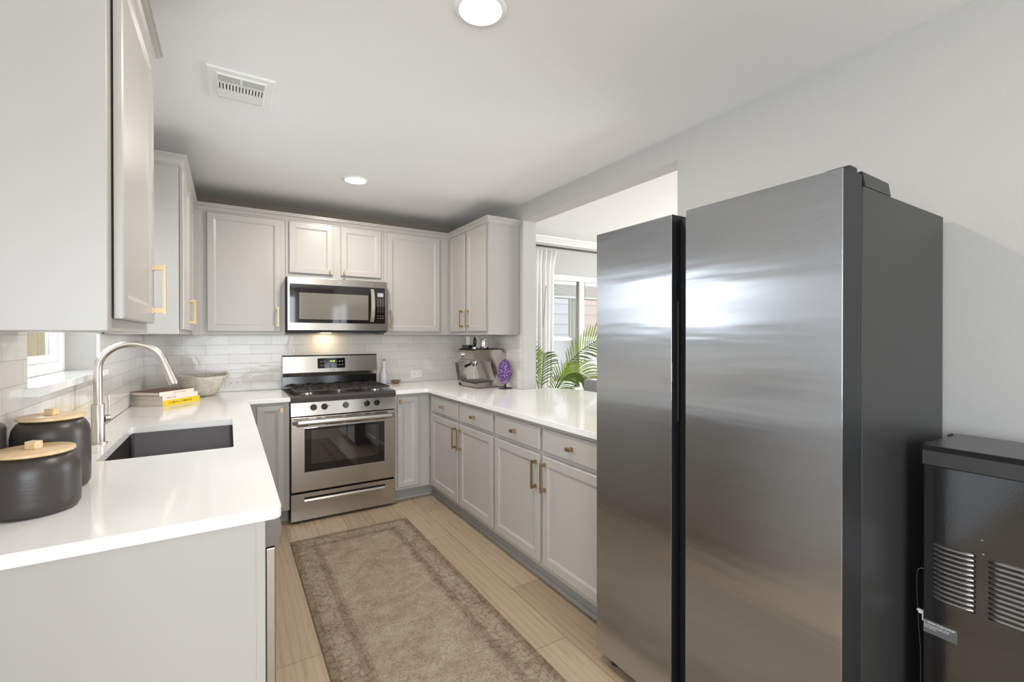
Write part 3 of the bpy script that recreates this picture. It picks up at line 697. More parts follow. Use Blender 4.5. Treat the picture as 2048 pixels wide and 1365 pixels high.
for i, kx in enumerate((.527, .602, .754, .910, .985)):
    c0 = Vector((kx, RY+.006, .834)); nn = Vector((0, -.989, .143)); up = Vector((0, .143, .989))
    bm = cyl(bm_new(), c0, c0+nn*.010, .0235, 28, .022); cyl(bm, c0+nn*.009, c0+nn*.022, .0195, 28, .0175)
    a = (-.35, .1, 0, .15, .05)[i]; s_ = X*math.cos(a)+up*math.sin(a); t_ = up*math.cos(a)-X*math.sin(a); c1_ = c0+nn*.02
    hexa(bm, [c1_-s_*.0045-t_*.0185, c1_+s_*.0045-t_*.0185, c1_+s_*.0045+t_*.0185, c1_-s_*.0045+t_*.0185, c1_-s_*.003-t_*.017+nn*.011, c1_+s_*.003-t_*.017+nn*.011, c1_+s_*.003+t_*.017+nn*.011, c1_-s_*.003+t_*.017+nn*.011])
    kb = obj('knob', bm, 'black_gloss', cp, smooth=40)
for xx, w_ in ((.495, .006), (.632, .02), (.788, .004), (.87, .012), (1.02, .02)): obj('dial_mark', B(xx-w_/2, xx+w_/2, RY+.0025, RY+.0060, .838, .8405), 'ink_grey', cp)
dr = obj('oven_door', B(RX0, RX1, RY, RY+.05, .228, .768, .004), 'steel', rg)
obj('trim_bezel', B(.4595, 1.0505, RY-.0015, RY, .3635, .6915), 'chrome_soft', dr)
obj('window_surround', B(.464, 1.046, RY-.003, RY-.001, .368, .687, .0008, 1), 'black_glass', dr)
obj('window_glass', B(.511, .998, RY-.0042, RY-.003, .425, .668), 'oven_glass', dr)
for a, b in ((.386, .49), (.545, .58), (.605, .73), (.75, .865), (.895, .93), (.975, 1.07)): obj('vent_slot', B(a, b, RY-.0008, RY+.002, .7525, .7575), 'black_void', dr)
for a, b in ((.415, .49), (.605, .73), (.75, .865), (.975, 1.045)): obj('vent_slot', B(a, b, RY-.0008, RY+.002, .7005, .7055), 'black_void', dr)
bm = bm_new(); n = 14; rows = []
for i in range(25):
    t_ = i/24; x_ = .386+(1.121-.386)*t_; e = min(t_, 1-t_); yy = RY-.050+.045*max(0, 1-e/.035)**2; s_ = 1 if e > .02 else .72+.28*e/.02
    rows.append([bm.verts.new((x_, yy+.013*s_*math.cos(2*PI*k/n), .7315+.0185*s_*math.sin(2*PI*k/n))) for k in range(n)])
for a, b in zip(rows[:-1], rows[1:]):
    for k in range(n): bm.faces.new([a[k], a[(k+1) % n], b[(k+1) % n], b[k]])
bm.faces.new(rows[0]); bm.faces.new(rows[-1]); box(bm, .388, .405, RY-.02, RY, .716, .747, .004); box(bm, 1.102, 1.119, RY-.02, RY, .716, .747, .004)
obj('handle', bm, 'chrome_soft', dr, smooth=40)
wd = obj('drawer', wall_holes(bm_new(), 'y', RY, RY+.02, RX0, RX1, .022, .215, [(.463, 1.049, .152, .185)]), 'steel', rg)
bm = bm_new(); box(bm, .463, 1.049, RY+.018, RY+.03, .152, .186); obj('slot_back', bm, 'black_void', wd)
obj('pull_lip', prism(bm_new(), [(RY, .151), (RY-.002, .156), (RY+.004, .166), (RY+.014, .172), (RY+.018, .151)], 'x', .463, 1.049), 'chrome_soft', wd)
obj('drawer_box', B(RX0+.005, RX1-.005, RY+.021, RY+.055, .03, .212), 'black_matte', rg)
obj('door_gap', B(RX0+.003, RX1-.003, RY+.012, RY+.055, .768, .779), 'black_void', rg)
# backguard
bg_ = obj('backguard', prism(bm_new(), [(4.12, .9), (4.152, .925), (4.158, 1.018), (4.20, 1.018), (4.20, .9)], 'x', RX0-.004, RX1+.002), 'black_gloss', rg)
bm = prism(bm_new(), [(4.150, 1.022), (4.137, 1.052), (4.150, 1.186), (4.156, 1.190), (4.20, 1.190), (4.20, 1.022)], 'x', RX0-.003, RX1+.001)
bs = obj('backguard_panel', bm, 'steel', rg)
obj('backguard_edge', B(RX0-.005, RX1+.003, 4.152, 4.203, 1.1905, 1.1955), 'black_matte', rg)
def bgp(x, z): return Vector((x, 4.137+(z-1.052)/.134*.013, z))
NB = Vector((0, -.9953, .0966)); UBG = Vector((0, .0966, .9953))
bm = prism(bm_new(), roundrect(.636, .859, 1.083, 1.168, .007), 'y', 0, -.0018)
bmesh.ops.transform(bm, matrix=Matrix(((1, 0, 0, 0), (0, 1, .097, 4.137-.097*1.052), (0, 0, 1, 0), (0, 0, 0, 1))), verts=bm.verts[:])
dp = obj('display', bm, 'black_glass', bs)
def bgt(s, size, x, z, mat, name, bold=0): return obj(name, text_bm(s, size, bgp(x, z)+NB*.0024, X, UBG, 'CENTER', .0002, bold), mat, dp)
bgt('10:49', .021, .753, 1.142, 'green_digits', 'clock_digits', .0004)
bm = bm_new()
for (x_, z_, w_, h_) in ((.667, 1.139, .018, .005), (.691, 1.141, .016, .005), (.669, 1.108, .009, .009), (.692, 1.109, .009, .009), (.789, 1.140, .008, .006), (.815, 1.139, .014, .008), (.838, 1.140, .009, .009), (.790, 1.111, .011, .004), (.814, 1.109, .014, .006), (.838, 1.111, .010, .008), (.748, 1.117, .004, .014), (.754, 1.105, .024, .0025)):
    bm = bm_new(); p_ = bgp(x_, z_)+NB*.0022; hexa(bm, [p_-X*w_/2-UBG*h_/2, p_+X*w_/2-UBG*h_/2, p_+X*w_/2-UBG*h_/2+NB*.0004, p_-X*w_/2-UBG*h_/2+NB*.0004, p_-X*w_/2+UBG*h_/2, p_+X*w_/2+UBG*h_/2, p_+X*w_/2+UBG*h_/2+NB*.0004, p_-X*w_/2+UBG*h_/2+NB*.0004])
    obj('touch_key', bm, 'panel_mark', dp)
obj('brand_lettering', text_bm('FRIGIDAIRE', .0085, bgp(.755, 1.068)+NB*.0006, X, UBG, 'CENTER', .0002, .0002), 'ink', bs)
# burners and grates
for bx_, by_, br in ((.50, 3.74, .043), (.50, 4.0, .036), (.753, 3.87, .05), (1.005, 3.74, .046), (1.005, 4.0, .034)):
    bb = obj('burner', lathe(bm_new(), [(0, 0), (br, 0), (br, .010), (br*.8, .013), (0, .013)], (bx_, by_, .9235), 28), 'chrome_soft', rg, smooth=40)
    obj('burner_cap', lathe(bm_new(), [(0, 0), (br*.8, 0), (br*.82, .005), (br*.7, .009), (0, .009)], (bx_, by_, .9365), 28), 'iron', bb, smooth=40)
def rod(bm, p, q, w_=.0045, h=.006):
    p, q = Vector(p), Vector(q); d = (q-p).normalized(); s_ = d.cross(Z).normalized()*w_; u_ = s_.cross(d).normalized()*h
    hexa(bm, [p-s_-u_, p+s_-u_, q+s_-u_, q-s_-u_, p-s_+u_, p+s_+u_, q+s_+u_, q-s_+u_])
for gx0, gx1 in ((.405, .632), (.640, .866), (.874, 1.102)):
    bm = bm_new(); zt, zl = .958, .930; gy0, gy1 = 3.655, 4.09; mx = (gx0+gx1)/2
    for xx in (gx0+.006, gx1-.006):
        for a, b in ((gy0, gy0+.0), ): pass
        rod(bm, (xx, gy0, zt-.006), (xx, gy1, zt-.006))
    for yy in (gy0, (gy0+gy1)/2, gy1): rod(bm, (gx0, yy, zt-.006), (gx1, yy, zt-.006))
    for xx in (gx0+.006, gx1-.006, mx):
        for yy in (gy0, (gy0+gy1)/2, gy1): rod(bm, (xx, yy, .924), (xx, yy, zt), .005, .005)
    for cy_ in (gy0+.108, gy1-.108):
        for dx_, dy_ in ((1, 0), (-1, 0), (0, 1), (0, -1)):
            e = Vector((mx+dx_*(gx1-gx0-.012)/2, cy_+dy_*.108, zt-.006)); c_ = Vector((mx+dx_*.028, cy_+dy_*.028, zt))
            rod(bm, e, c_)
        for dx_, dy_ in ((1, 1), (-1, 1), (1, -1), (-1, -1)):
            e = Vector((mx+dx_*(gx1-gx0-.012)/2, cy_+dy_*.104, zt-.006)); k_ = e+Vector((-dx_*.035, -dy_*.035, .010)); rod(bm, e, k_); rod(bm, k_, k_+Vector((-dx_*.028, -dy_*.022, -.002)))
    obj('grate', bm, 'iron', rg)

# ------------------------------------------------------------------ microwave
mw = thing('microwave', 'stainless over-the-range microwave with black glass front', 'microwave', (.753, 4.03, 1.384))
MY = 3.820
obj('body', B(.3745, 1.1345, MY+.022, 4.2195, 1.392, 1.811), 'black_matte', mw)
bm = bm_new(); box(bm, .3765, 1.0325, MY, MY+.0225, 1.401, 1.808, .002); 
df = obj('door', bm, 'steel', mw)
obj('control_side', B(1.0335, 1.129, MY, MY+.0225, 1.401, 1.808, .002), 'steel', mw)
obj('door_glass', prism(bm_new(), roundrect(.391, 1.0328, 1.459, 1.756, .008), 'y', MY-.0025, MY+.001), 'black_glass', df)
g = pm('mw_window', S(112, 108, 99), .07, spec=.8)
obj('window', B(.457, .976, MY-.0032, MY-.0026, 1.487, 1.69), 'mw_window', df)
bm = bm_new()
for a in ((.500, .502, 1.487, 1.722), (.502, .700, 1.720, 1.722), (.700, .702, 1.66, 1.722)): box(bm, a[0], a[1], MY-.0036, MY-.0031, a[2], a[3])
cpn = obj('control_glass', prism(bm_new(), roundrect(1.0332, 1.114, 1.459, 1.756, .006), 'y', MY-.0025, MY+.001), 'black_glass', mw)
bm.free()
obj('display', B(1.051, 1.100, MY-.0032, MY-.0024, 1.682, 1.714), 'lcd', cpn)
bm = bm_new()
for r_ in range(9):
    for c_ in range(3):
        w_ = .010 if (r_ < 5) else .005; box(bm, 1.055+c_*.020-w_/2, 1.055+c_*.020+w_/2, MY-.0030, MY-.0024, 1.664-r_*.0132-.0015, 1.664-r_*.0132+.0015)
for r_ in range(2):
    for c_ in range(3): box(bm, 1.055+c_*.020-.0055, 1.055+c_*.020+.0055, MY-.0030, MY-.0024, 1.524-r_*.0195-.0013, 1.524-r_*.0195+.0013)
obj('keypad', bm, 'panel_mark', cpn)
bm = bm_new(); rows = []
for i in range(17):
    t_ = i/16; z = 1.472+.272*t_; yy = MY-.012-.034*math.sin(PI*t_)**.7; x_ = 1.006
    rows.append([bm.verts.new(p) for p in ((x_-.017, yy+.006, z), (x_-.012, yy, z), (x_+.012, yy, z), (x_+.017, yy+.006, z), (x_+.012, yy+.011, z), (x_-.012, yy+.011, z))])
for a, b in zip(rows[:-1], rows[1:]):
    for k in range(6): bm.faces.new([a[k], a[(k+1) % 6], b[(k+1) % 6], b[k]])
bm.faces.new(rows[0]); bm.faces.new(rows[-1]); box(bm, .995, 1.017, MY-.012, MY, 1.474, 1.486); box(bm, .995, 1.017, MY-.012, MY, 1.730, 1.742)
obj('handle', bm, 'nickel', df, smooth=40)
# curved emblem above the glass
bm = bm_new(); pa = [(-.026, .010), (-.006, .004), (.004, .002), (.016, -.002), (.022, -.004), (.012, -.007), (.004, -.005), (-.004, -.015), (-.008, -.013), (-.002, -.003), (-.014, .004)]
prism(bm, [(.756+a, 1.782+b) for a, b in pa], 'y', MY-.0012, MY); obj('emblem', bm, 'chrome', df)
bm = B(.380, 1.128, MY+.02, 4.21, 1.3845, 1.392); box(bm, .42, .60, 3.9, 4.1, 1.380, 1.385); box(bm, .90, 1.09, 3.9, 4.1, 1.380, 1.385); obj('underside', bm, 'black_matte', mw)
obj('cooktop_lamp', B(.66, .74, 4.10, 4.15, 1.3825, 1.3845), 'warm_lens', mw)
lamp('cooktop_lamp_light', 'AREA', (.70, 4.125, 1.381), .55, (1, .74, .42), .07, .04, aim=(0, .25, -1))

# ------------------------------------------------------------------ ceiling fittings
for i, (lx, ly, lab) in enumerate(((.711, 1.344, 'round recessed ceiling light nearest the camera, at the top edge'), (.748, 3.263, 'round recessed ceiling light farther back, in front of the range'))):
    t_ = thing('recessed_light', lab, 'ceiling light', (lx, ly, 2.43), 0, 'recessed ceiling lights')
    obj('trim_ring', lathe(bm_new(), [(.069, .0075), (.071, .001), (.082, .002), (.0865, .008), (.069, .008)], (lx, ly, 2.430), 56), 'trim_white', t_, smooth=50)
    obj('lens', lathe(bm_new(), [(0, .002), (.05, .002), (.069, .006), (.069, .008), (0, .008)], (lx, ly, 2.430), 48), 'lamp_lens', t_, smooth=50)
    lamp('recessed_light_glow', 'AREA', (lx, ly, 2.426), 12, (1, .93, .83), .13, aim=(0, 0, -1))
vt = thing('air_vent', 'white square ceiling air vent with black slots', 'vent', (.049, 2.318, 2.428))
VX0, VX1, VY0, VY1, VZ = -.076, .174, 2.18, 2.462, 2.438
bm = bm_new(); prev = None
for ins, z in ((0, VZ), (0, VZ-.003), (.006, VZ-.007), (.034, VZ-.007), (.038, VZ-.012), (.040, VZ-.012)):
    ring = [bm.verts.new((a, b, z)) for a, b in ((VX0+ins, VY0+ins), (VX1-ins, VY0+ins), (VX1-ins, VY1-ins), (VX0+ins, VY1-ins))]
    if prev:
        for k in range(4): bm.faces.new([prev[k], prev[(k+1) % 4], ring[(k+1) % 4], ring[k]])
    prev = ring
obj('frame', bm, 'trim_white', vt)
obj('duct', B(VX0+.03, VX1-.03, VY0+.03, VY1-.03, VZ-.0015, VZ), 'vent_back', vt)
bm = bm_new(); ix0, ix1, iy0, iy1 = VX0+.04, VX1-.04, VY0+.04, VY1-.04
for k in range(5):                                   # long louvres along x
    y0 = iy0+.002+k*.0115; box(bm, ix0, ix1, y0, y0+.0062, VZ-.012, VZ-.0112)
box(bm, ix0, ix1, iy0+.058, iy0+.068, VZ-.012, VZ-.010)
nsl = 14; step = (ix1-ix0)/nsl
for k in range(nsl+1):
    xa = ix0+k*step; box(bm, max(ix0, xa-step*.33), min(ix1, xa+step*.33), iy0+.066, iy0+.126, VZ-.012, VZ-.0095)
box(bm, ix0, ix1, iy0+.124, iy0+.136, VZ-.012, VZ-.010)
for k in range(6):
    y0 = iy0+.136+k*.0115; hexa(bm, [(ix0, y0+.0055, VZ-.012), (ix1, y0+.0055, VZ-.012), (ix1, y0+.012, VZ-.012), (ix0, y0+.012, VZ-.012), (ix0, y0, VZ-.003), (ix1, y0, VZ-.003), (ix1, y0+.0015, VZ-.003), (ix0, y0+.0015, VZ-.003)])
obj('louvres', bm, 'trim_white', vt)
bm = B(.044, .052, iy0+.004, iy0+.05, VZ-.014, VZ-.011, .001); obj('lever', bm, 'trim_white', vt)

# wall outlets
for cx_, cz_, lab in ((.030, .987, 'white double outlet on the tiles beside the stone bowl'), (1.530, .996, 'white double outlet on the tiles right of the range')):
    t_ = thing('wall_outlet', lab, 'outlet', (cx_, YB-.004, cz_))
    obj('cover_plate', B(cx_-.058, cx_+.058, YB-.0085, YB-.003, cz_-.037, cz_+.037, .002), 'white_plastic', t_)
    for s_ in (-.024, .024):
        f_ = obj('receptacle', B(cx_+s_-.017, cx_+s_+.017, YB-.0105, YB-.0085, cz_-.015, cz_+.015, .001), 'white_plastic', t_)
        bm = bm_new(); box(bm, cx_+s_-.006, cx_+s_+.003, YB-.0109, YB-.0104, cz_+.0055, cz_+.0075); box(bm, cx_+s_-.006, cx_+s_+.002, YB-.0109, YB-.0104, cz_-.0075, cz_-.0055); cyl(bm, (cx_+s_+.010, YB-.0109, cz_), (cx_+s_+.010, YB-.0104, cz_), .003, 10)
        obj('slots', bm, 'dark_hole', f_)
# rug
tag(obj('runner_rug', B(RUG[0], RUG[1], RUG[2], RUG[3], .0005, .008, .003), 'rug'), 'faded brown and beige vintage runner rug on the oak floor', 'rug')

# ------------------------------------------------------------------ things on the counters
def canister(cx, cy, r, hb, label, ka):
    t_ = thing('canister', label, 'canister', (cx, cy, ZT+.0005))
    p = [(0, 0), (r-.016, 0), (r-.006, .003), (r-.001, .012), (r, .03), (r, hb-.045), (r-.003, hb-.025), (r-.012, hb-.008), (r-.022, hb), (0, hb)]
    obj('body', lathe(bm_new(), p, (cx, cy, ZT+.0005), 72), 'canister', t_, smooth=60)
    lr = r-.010; z0 = ZT+.0005+hb
    l_ = obj('lid', lathe(bm_new(), [(0, .0005), (lr-.004, .0005), (lr, .003), (lr, .009), (lr-.003, .0115), (0, .0115)], (cx, cy, z0), 72), 'lid_wood', t_, smooth=50)
    bm = B(-.013, .013, -.0105, .0105, 0, .019, .0015); M = Matrix.Translation((cx, cy, z0+.0115)) @ Matrix.Rotation(ka, 4, 'Z'); bmesh.ops.transform(bm, matrix=M, verts=bm.verts[:])
    obj('lid_knob', bm, 'lid_wood', l_)
canister(-.4330, 1.812, .0835, .199, 'taller black canister with wooden lid, beside the faucet', -.55)
canister(-.416, 1.603, .0875, .1435, 'shorter black canister with wooden lid, nearest the camera', -.55)
t_ = thing('plug_adapter', 'dark rounded plug-in device at the left frame edge behind the canisters', 'device', (-.505, 1.685, 1.05))
obj('case', B(XL+.0005, -.492, 1.655, 1.715, 1.045, 1.132, .015, 5), 'canister', t_, smooth=50)
obj('cord', tube(bm_new(), [(-.502, 1.69, 1.05), (-.504, 1.692, 1.0), (-.507, 1.698, .95), (-.509, 1.705, .9245)], .0022, 8), 'cable_grey', t_, smooth=60)
# faucet
fx, fy = -.452, 2.46
fa = thing('faucet', 'brushed nickel gooseneck pull-down faucet behind the sink', 'faucet', (fx, fy, ZT))
bm = lathe(bm_new(), [(0, 0), (.030, 0), (.030, .004), (.028, .006), (.0215, .006), (.0215, .160), (.0205, .162), (0, .162)], (fx, fy, ZT+.0003), 40)
obj('base', bm, 'nickel', fa, smooth=40)
pts = [(fx, fy, ZT+.162), (fx, fy, 1.215)]
R_ = .109; cx_ = fx+R_; zc_ = 1.219
for k in range(25):
    a = PI-(PI-.34)*k/24; pts.append((cx_+R_*math.cos(a), fy, zc_+R_*math.sin(a)*.97))
obj('neck', tube(bm_new(), pts, .0142, 20), 'nickel', fa, smooth=60)
p_end = Vector(pts[-1]); d_ = Vector((.33, 0, -.944))
bm = cyl(bm_new(), p_end-d_*.004, p_end+d_*.020, .0148, 24, .0150); cyl(bm, p_end+d_*.0205, p_end+d_*.108, .0152, 24, .0185); cyl(bm, p_end+d_*.1085, p_end+d_*.114, .0165, 24, .0150)
obj('spray_head', bm, 'nickel', fa, smooth=40)
bm = cyl(bm_new(), (fx+.019, fy+.008, 1.018), (fx+.034, fy+.014, 1.018), .016, 24); tube(bm, [(fx+.030, fy+.013, 1.026), (fx+.032, fy+.014, 1.07), (fx+.030, fy+.013, 1.112)], .0035, 10)
obj('lever', bm, 'nickel', fa, smooth=40)
# books: spines toward the camera's right
bA, bu = Vector((-.349, 3.552, 0)), Vector((.631, .776, 0)); bv = Vector((-.776, .631, 0))
def book(z0, th, L, D, off, shift, cover, label, words, wm, side='book_white', wsize=.013, wpos=.5, cov2=None):
    o = bA+bu*off-(-bv)*shift; zz = ZT+.0003+z0
    t_ = thing('book', label, 'book', tuple(o+Vector((0, 0, zz))), 0, 'cookbooks stacked by the wall')
    def bx(bm, a0, a1, b0, b1, c0, c1): 
        P = lambda a, b, c: o+bu*a+bv*b+Z*(zz+c)
        return hexa(bm, [P(a0, b0, c0), P(a1, b0, c0), P(a1, b1, c0), P(a0, b1, c0), P(a0, b0, c1), P(a1, b0, c1), P(a1, b1, c1), P(a0, b1, c1)])
    bm = bm_new(); bx(bm, 0, L, .0, D, 0, .0025); bx(bm, 0, L, 0, D, th-.0025, th); bx(bm, 0, L, 0, .003, .0025, th-.0025)
    obj('cover', bm, [cov2 or cover], t_)
    bm = bm_new(); bx(bm, .0, L, -.0006, .0002, 0, th); sp_ = obj('spine', bm, cover, t_)
    obj('pages', bx(bm_new(), .004, L-.004, .0035, D-.006, .003, th-.003), 'page', t_)
    if words:
        p_ = o+bu*(L*wpos)+Z*(zz+th*.5)-bv*.0009
        obj('spine_lettering', text_bm(words, wsize, p_, bu, Z, 'CENTER', .0001, .0001), wm, sp_)
    return t_
book(0, .034, .285, .232, 0, 0, 'book_yellow', 'yellow-spined book at the bottom of the stack', 'C A M I N  L I A M A N A', 'ink', wsize=.0165, wpos=.46, cov2='book_white')
book(.0345, .030, .270, .228, .002, .004, 'book_white', 'white book with small gray title in the middle of the stack', 'Magnolia Table', 'ink_grey', wsize=.011, wpos=.24, cov2='book_white')
book(.065, .024, .262, .215, -.020, .006, 'book_white', 'cream book with brown cover on top of the stack', 'C R A V I N G S   \u2022', 'ink_grey', wsize=.014, wpos=.6, cov2='book_cover')
# stone bowl
bw = (-.160, 4.02, ZT+.0004)
bm = lathe(bm_new(), [(0, 0), (.045, 0), (.062, .006), (.100, .040), (.130, .085), (.150, .135), (.1535, .150), (.148, .153), (.141, .135), (.120, .088), (.09, .048), (.05, .018), (0, .014)], bw, 64)
random.seed(4)
for v in bm.verts:
    a = math.atan2(v.co.y-bw[1], v.co.x-bw[0]); h = (v.co.z-bw[2])/.15
    if h > .3: v.co.z += (.006*math.sin(2*a+.6)+.003*math.sin(5*a))*h
    v.co.x += .002*math.sin(7*a)*h; v.co.y += .002*math.cos(5*a)*h
tag(obj('bowl', bm, 'bowl_stone', smooth=60), 'wide rough stone bowl standing behind the books', 'bowl')
# bottle and little dish
bc = (1.205, 4.165, ZT+.0004)
t_ = thing('oil_bottle', 'white painted ceramic bottle with pink flowers beside the range', 'bottle', bc)
obj('body', lathe(bm_new(), [(0, 0), (.030, 0), (.035, .006), (.037, .04), (.0365, .075), (.033, .10), (.024, .125), (.0155, .145), (.0125, .17), (.0115, .205), (.0125, .21), (.0115, .213), (0, .213)], bc, 40), 'painted_bottle', t_, smooth=60)
obj('handle', tube(bm_new(), [(bc[0]+.018, bc[1]-.004, bc[2]+.128), (bc[0]+.034, bc[1]-.008, bc[2]+.130), (bc[0]+.047, bc[1]-.01, bc[2]+.122), (bc[0]+.049, bc[1]-.011, bc[2]+.11), (bc[0]+.042, bc[1]-.01, bc[2]+.098), (bc[0]+.031, bc[1]-.006, bc[2]+.09)], .0045, 10), 'white_plastic', t_, smooth=60)
obj('stopper', cyl(bm_new(), (bc[0], bc[1], bc[2]+.212), (bc[0], bc[1], bc[2]+.224), .0085, 16), 'cap_brown', t_, smooth=40)
dc = (1.312, 4.155, ZT+.0004)
tag(obj('small_dish', lathe(bm_new(), [(0, 0), (.022, 0), (.026, .003), (.041, .022), (.044, .029), (.041, .030), (.036, .022), (.022, .006), (0, .005)], dc, 36), 'ceramic_dish', smooth=50), 'small brown ceramic dish beside the painted bottle', 'dish')

# ------------------------------------------------------------------ coffee machine
cm = thing('coffee_machine', 'stainless espresso machine with milk wand and touch screen', 'coffee machine', (1.88, 3.52, ZT))
z0 = ZT+.006; K0, K1 = 3.383, 3.665          # near and far side
obj('foot_plate', B(1.752, 2.022, K0+.006, K1+.05, ZT+.0004, z0, .002), 'black_matte', cm)
# side profiled housing: base, back tower and head
side = [(1.745, z0), (2.030, z0), (2.030, 1.205), (1.995, 1.225), (1.86, 1.225), (1.845, 1.150), (1.875, 1.145), (1.925, .985), (1.92, .972), (1.745, .962)]
bm = bm_new(); prism(bm, side, 'y', K0, K1); bmesh.ops.bevel(bm, geom=[e for e in bm.edges if abs(e.verts[0].co.y-e.verts[1].co.y) > .1], offset=.006, segments=3, affect='EDGES')
obj('housing', bm, 'steel', cm, smooth=40)
bm = prism(bm_new(), [(1.722, 1.165), (1.735, 1.150), (1.90, 1.150), (1.965, 1.175), (2.0, 1.225), (1.995, 1.240), (1.728, 1.240), (1.716, 1.225)], 'y', K0-.002, K1+.03)
bmesh.ops.bevel(bm, geom=[e for e in bm.edges if abs(e.verts[0].co.y-e.verts[1].co.y) > .1], offset=.008, segments=3, affect='EDGES')
hd = obj('head', bm, 'steel', cm, smooth=40)
obj('cup_tray', B(1.732, 2.006, K0+.004, K1+.024, 1.2405, 1.246, .002), 'black_matte', cm)
kb = obj('pressure_dial', lathe(bm_new(), [(0, 0), (.028, 0), (.028, .012), (.024, .016), (0, .016)], (1.719, 3.600, 1.195), 32, M=Matrix.Rotation(-PI/2, 4, 'Y')), 'chrome', cm, smooth=40)
obj('dial_centre', lathe(bm_new(), [(0, 0), (.018, 0), (.018, .005), (0, .005)], (1.702, 3.600, 1.195), 24, M=Matrix.Rotation(-PI/2, 4, 'Y')), 'chrome_soft', kb, smooth=40)
bm = lathe(bm_new(), [(0, 0), (.034, 0), (.036, .008), (.036, .03), (0, .03)], (1.795, 3.52, 1.122), 32); obj('group_head', bm, 'chrome', cm, smooth=40)
bm = cyl(bm_new(), (1.762, 3.515, 1.118), (1.700, 3.505, 1.098), .009, 16, .012); cyl(bm, (1.80, 3.52, 1.124), (1.80, 3.52, 1.095), .026, 24, .012); obj('portafilter', bm, 'black_gloss', cm, smooth=40)
obj('steam_wand', tube(bm_new(), [(1.775, 3.44, 1.152), (1.768, 3.442, 1.12), (1.760, 3.447, 1.05), (1.755, 3.45, 1.0)], .0045, 12), 'chrome', cm, smooth=60)
obj('drip_tray', B(1.738, 1.915, K0+.006, K1-.004, .962, .972, .003), 'dark_grill', cm)
bm = bm_new()
for k in range(12): box(bm, 1.748, 1.905, K0+.018+k*.0215, K0+.026+k*.0215, .972, .9745)
obj('grille_bars', bm, 'chrome_soft', cm)
bm = hexa(bm_new(), [(1.752, K1+.012, .945), (1.80, K1+.012, .945), (1.80, K1+.085, .945), (1.752, K1+.085, .945), (1.715, K1+.004, 1.135), (1.80, K1+.004, 1.135), (1.80, K1+.078, 1.135), (1.715, K1+.078, 1.135)])
sc_ = obj('screen_housing', bm, 'chrome_soft', cm)
bm = hexa(bm_new(), [(1.7475, K1+.022, .962), (1.752, K1+.022, .962), (1.752, K1+.078, .962), (1.7475, K1+.078, .962), (1.7145, K1+.013, 1.123), (1.72, K1+.013, 1.123), (1.72, K1+.070, 1.123), (1.7145, K1+.070, 1.123)])
obj('touch_screen', bm, 'black_glass', sc_)
obj('screen_foot', B(1.755, 1.80, K1+.01, K1+.08, ZT+.0004, .945, .003), 'black_matte', cm)
# what stands on top of the machine
tag(obj('milk_jug', lathe(bm_new(), [(0, 0), (.036, 0), (.038, .004), (.036, .04), (.034, .075), (.036, .083), (.034, .083), (.032, .075), (.033, .01), (0, .008)], (1.86, 3.455, 1.2465), 40), 'chrome', smooth=50), 'polished steel milk jug standing on the coffee machine', 'jug')
t_ = thing('coffee_tamper', 'dark wooden-handled tamper beside the milk jug on the coffee machine', 'tamper', (1.795, 3.505, 1.2465))
obj('base', lathe(bm_new(), [(0, 0), (.024, 0), (.024, .014), (.010, .018), (0, .018)], (1.795, 3.505, 1.2465), 28), 'chrome', t_, smooth=40)
obj('grip', lathe(bm_new(), [(.008, .017), (.012, .03), (.016, .055), (.015, .075), (.008, .088), (.004, .103), (0, .104)], (1.795, 3.505, 1.2465), 20), 'black_gloss', t_, smooth=60)
t_ = thing('tool_holder', 'small gray block holding two upright metal tools, top left of the coffee machine', 'tool holder', (1.78, 3.64, 1.2465))
obj('block', B(1.765, 1.815, 3.572, 3.700, 1.2465, 1.278, .003), 'dark_grill', t_)
for yy in (3.605, 3.618, 3.641, 3.654): obj('prong', cyl(bm_new(), (1.79, yy, 1.278), (1.79, yy, 1.352), .0028, 10), 'chrome_soft', t_, smooth=40)
# amethyst
ax, ay = 1.955, 3.262
t_ = thing('amethyst_geode', 'purple amethyst cluster on a small black stand by the wall end', 'crystal', (ax, ay, ZT))
bm = B(ax-.045, ax+.045, ay-.035, ay+.035, ZT+.0004, ZT+.006, .001); cyl(bm, (ax, ay, ZT+.006), (ax, ay, ZT+.05), .008, 14); obj('stand', bm, 'black_matte', t_)
random.seed(7); bm = bm_new(); bmesh.ops.create_icosphere(bm, subdivisions=3, radius=1)
gz = ZT+.140
for v in bm.verts:
    c_ = v.co.copy(); a = 1+.10*math.sin(3*c_.x+5*c_.z)+.07*math.sin(6*c_.y+4*c_.z)
    v.co = Vector((ax+c_.x*.050*a, ay+c_.y*.056*a, gz+c_.z*.093*(1+.05*math.sin(4*c_.x))))
obj('rind', bm, 'geode_rind', t_, smooth=80)
def spike(bm, p, n, r, h):
    n = n.normalized(); u_ = n.orthogonal().normalized(); w_ = n.cross(u_); ph = random.random()*6
    lo = [bm.verts.new(p+(u_*math.cos(ph+k*PI/3)+w_*math.sin(ph+k*PI/3))*r-n*r*.3) for k in range(6)]
    mi = [bm.verts.new(p+(u_*math.cos(ph+k*PI/3)+w_*math.sin(ph+k*PI/3))*r*.9+n*h*.5) for k in range(6)]
    tp = bm.verts.new(p+n*h)
    for k in range(6): bm.faces.new([lo[k], lo[(k+1) % 6], mi[(k+1) % 6], mi[k]]); bm.faces.new([mi[k], mi[(k+1) % 6], tp])
bd, bl = bm_new(), bm_new()
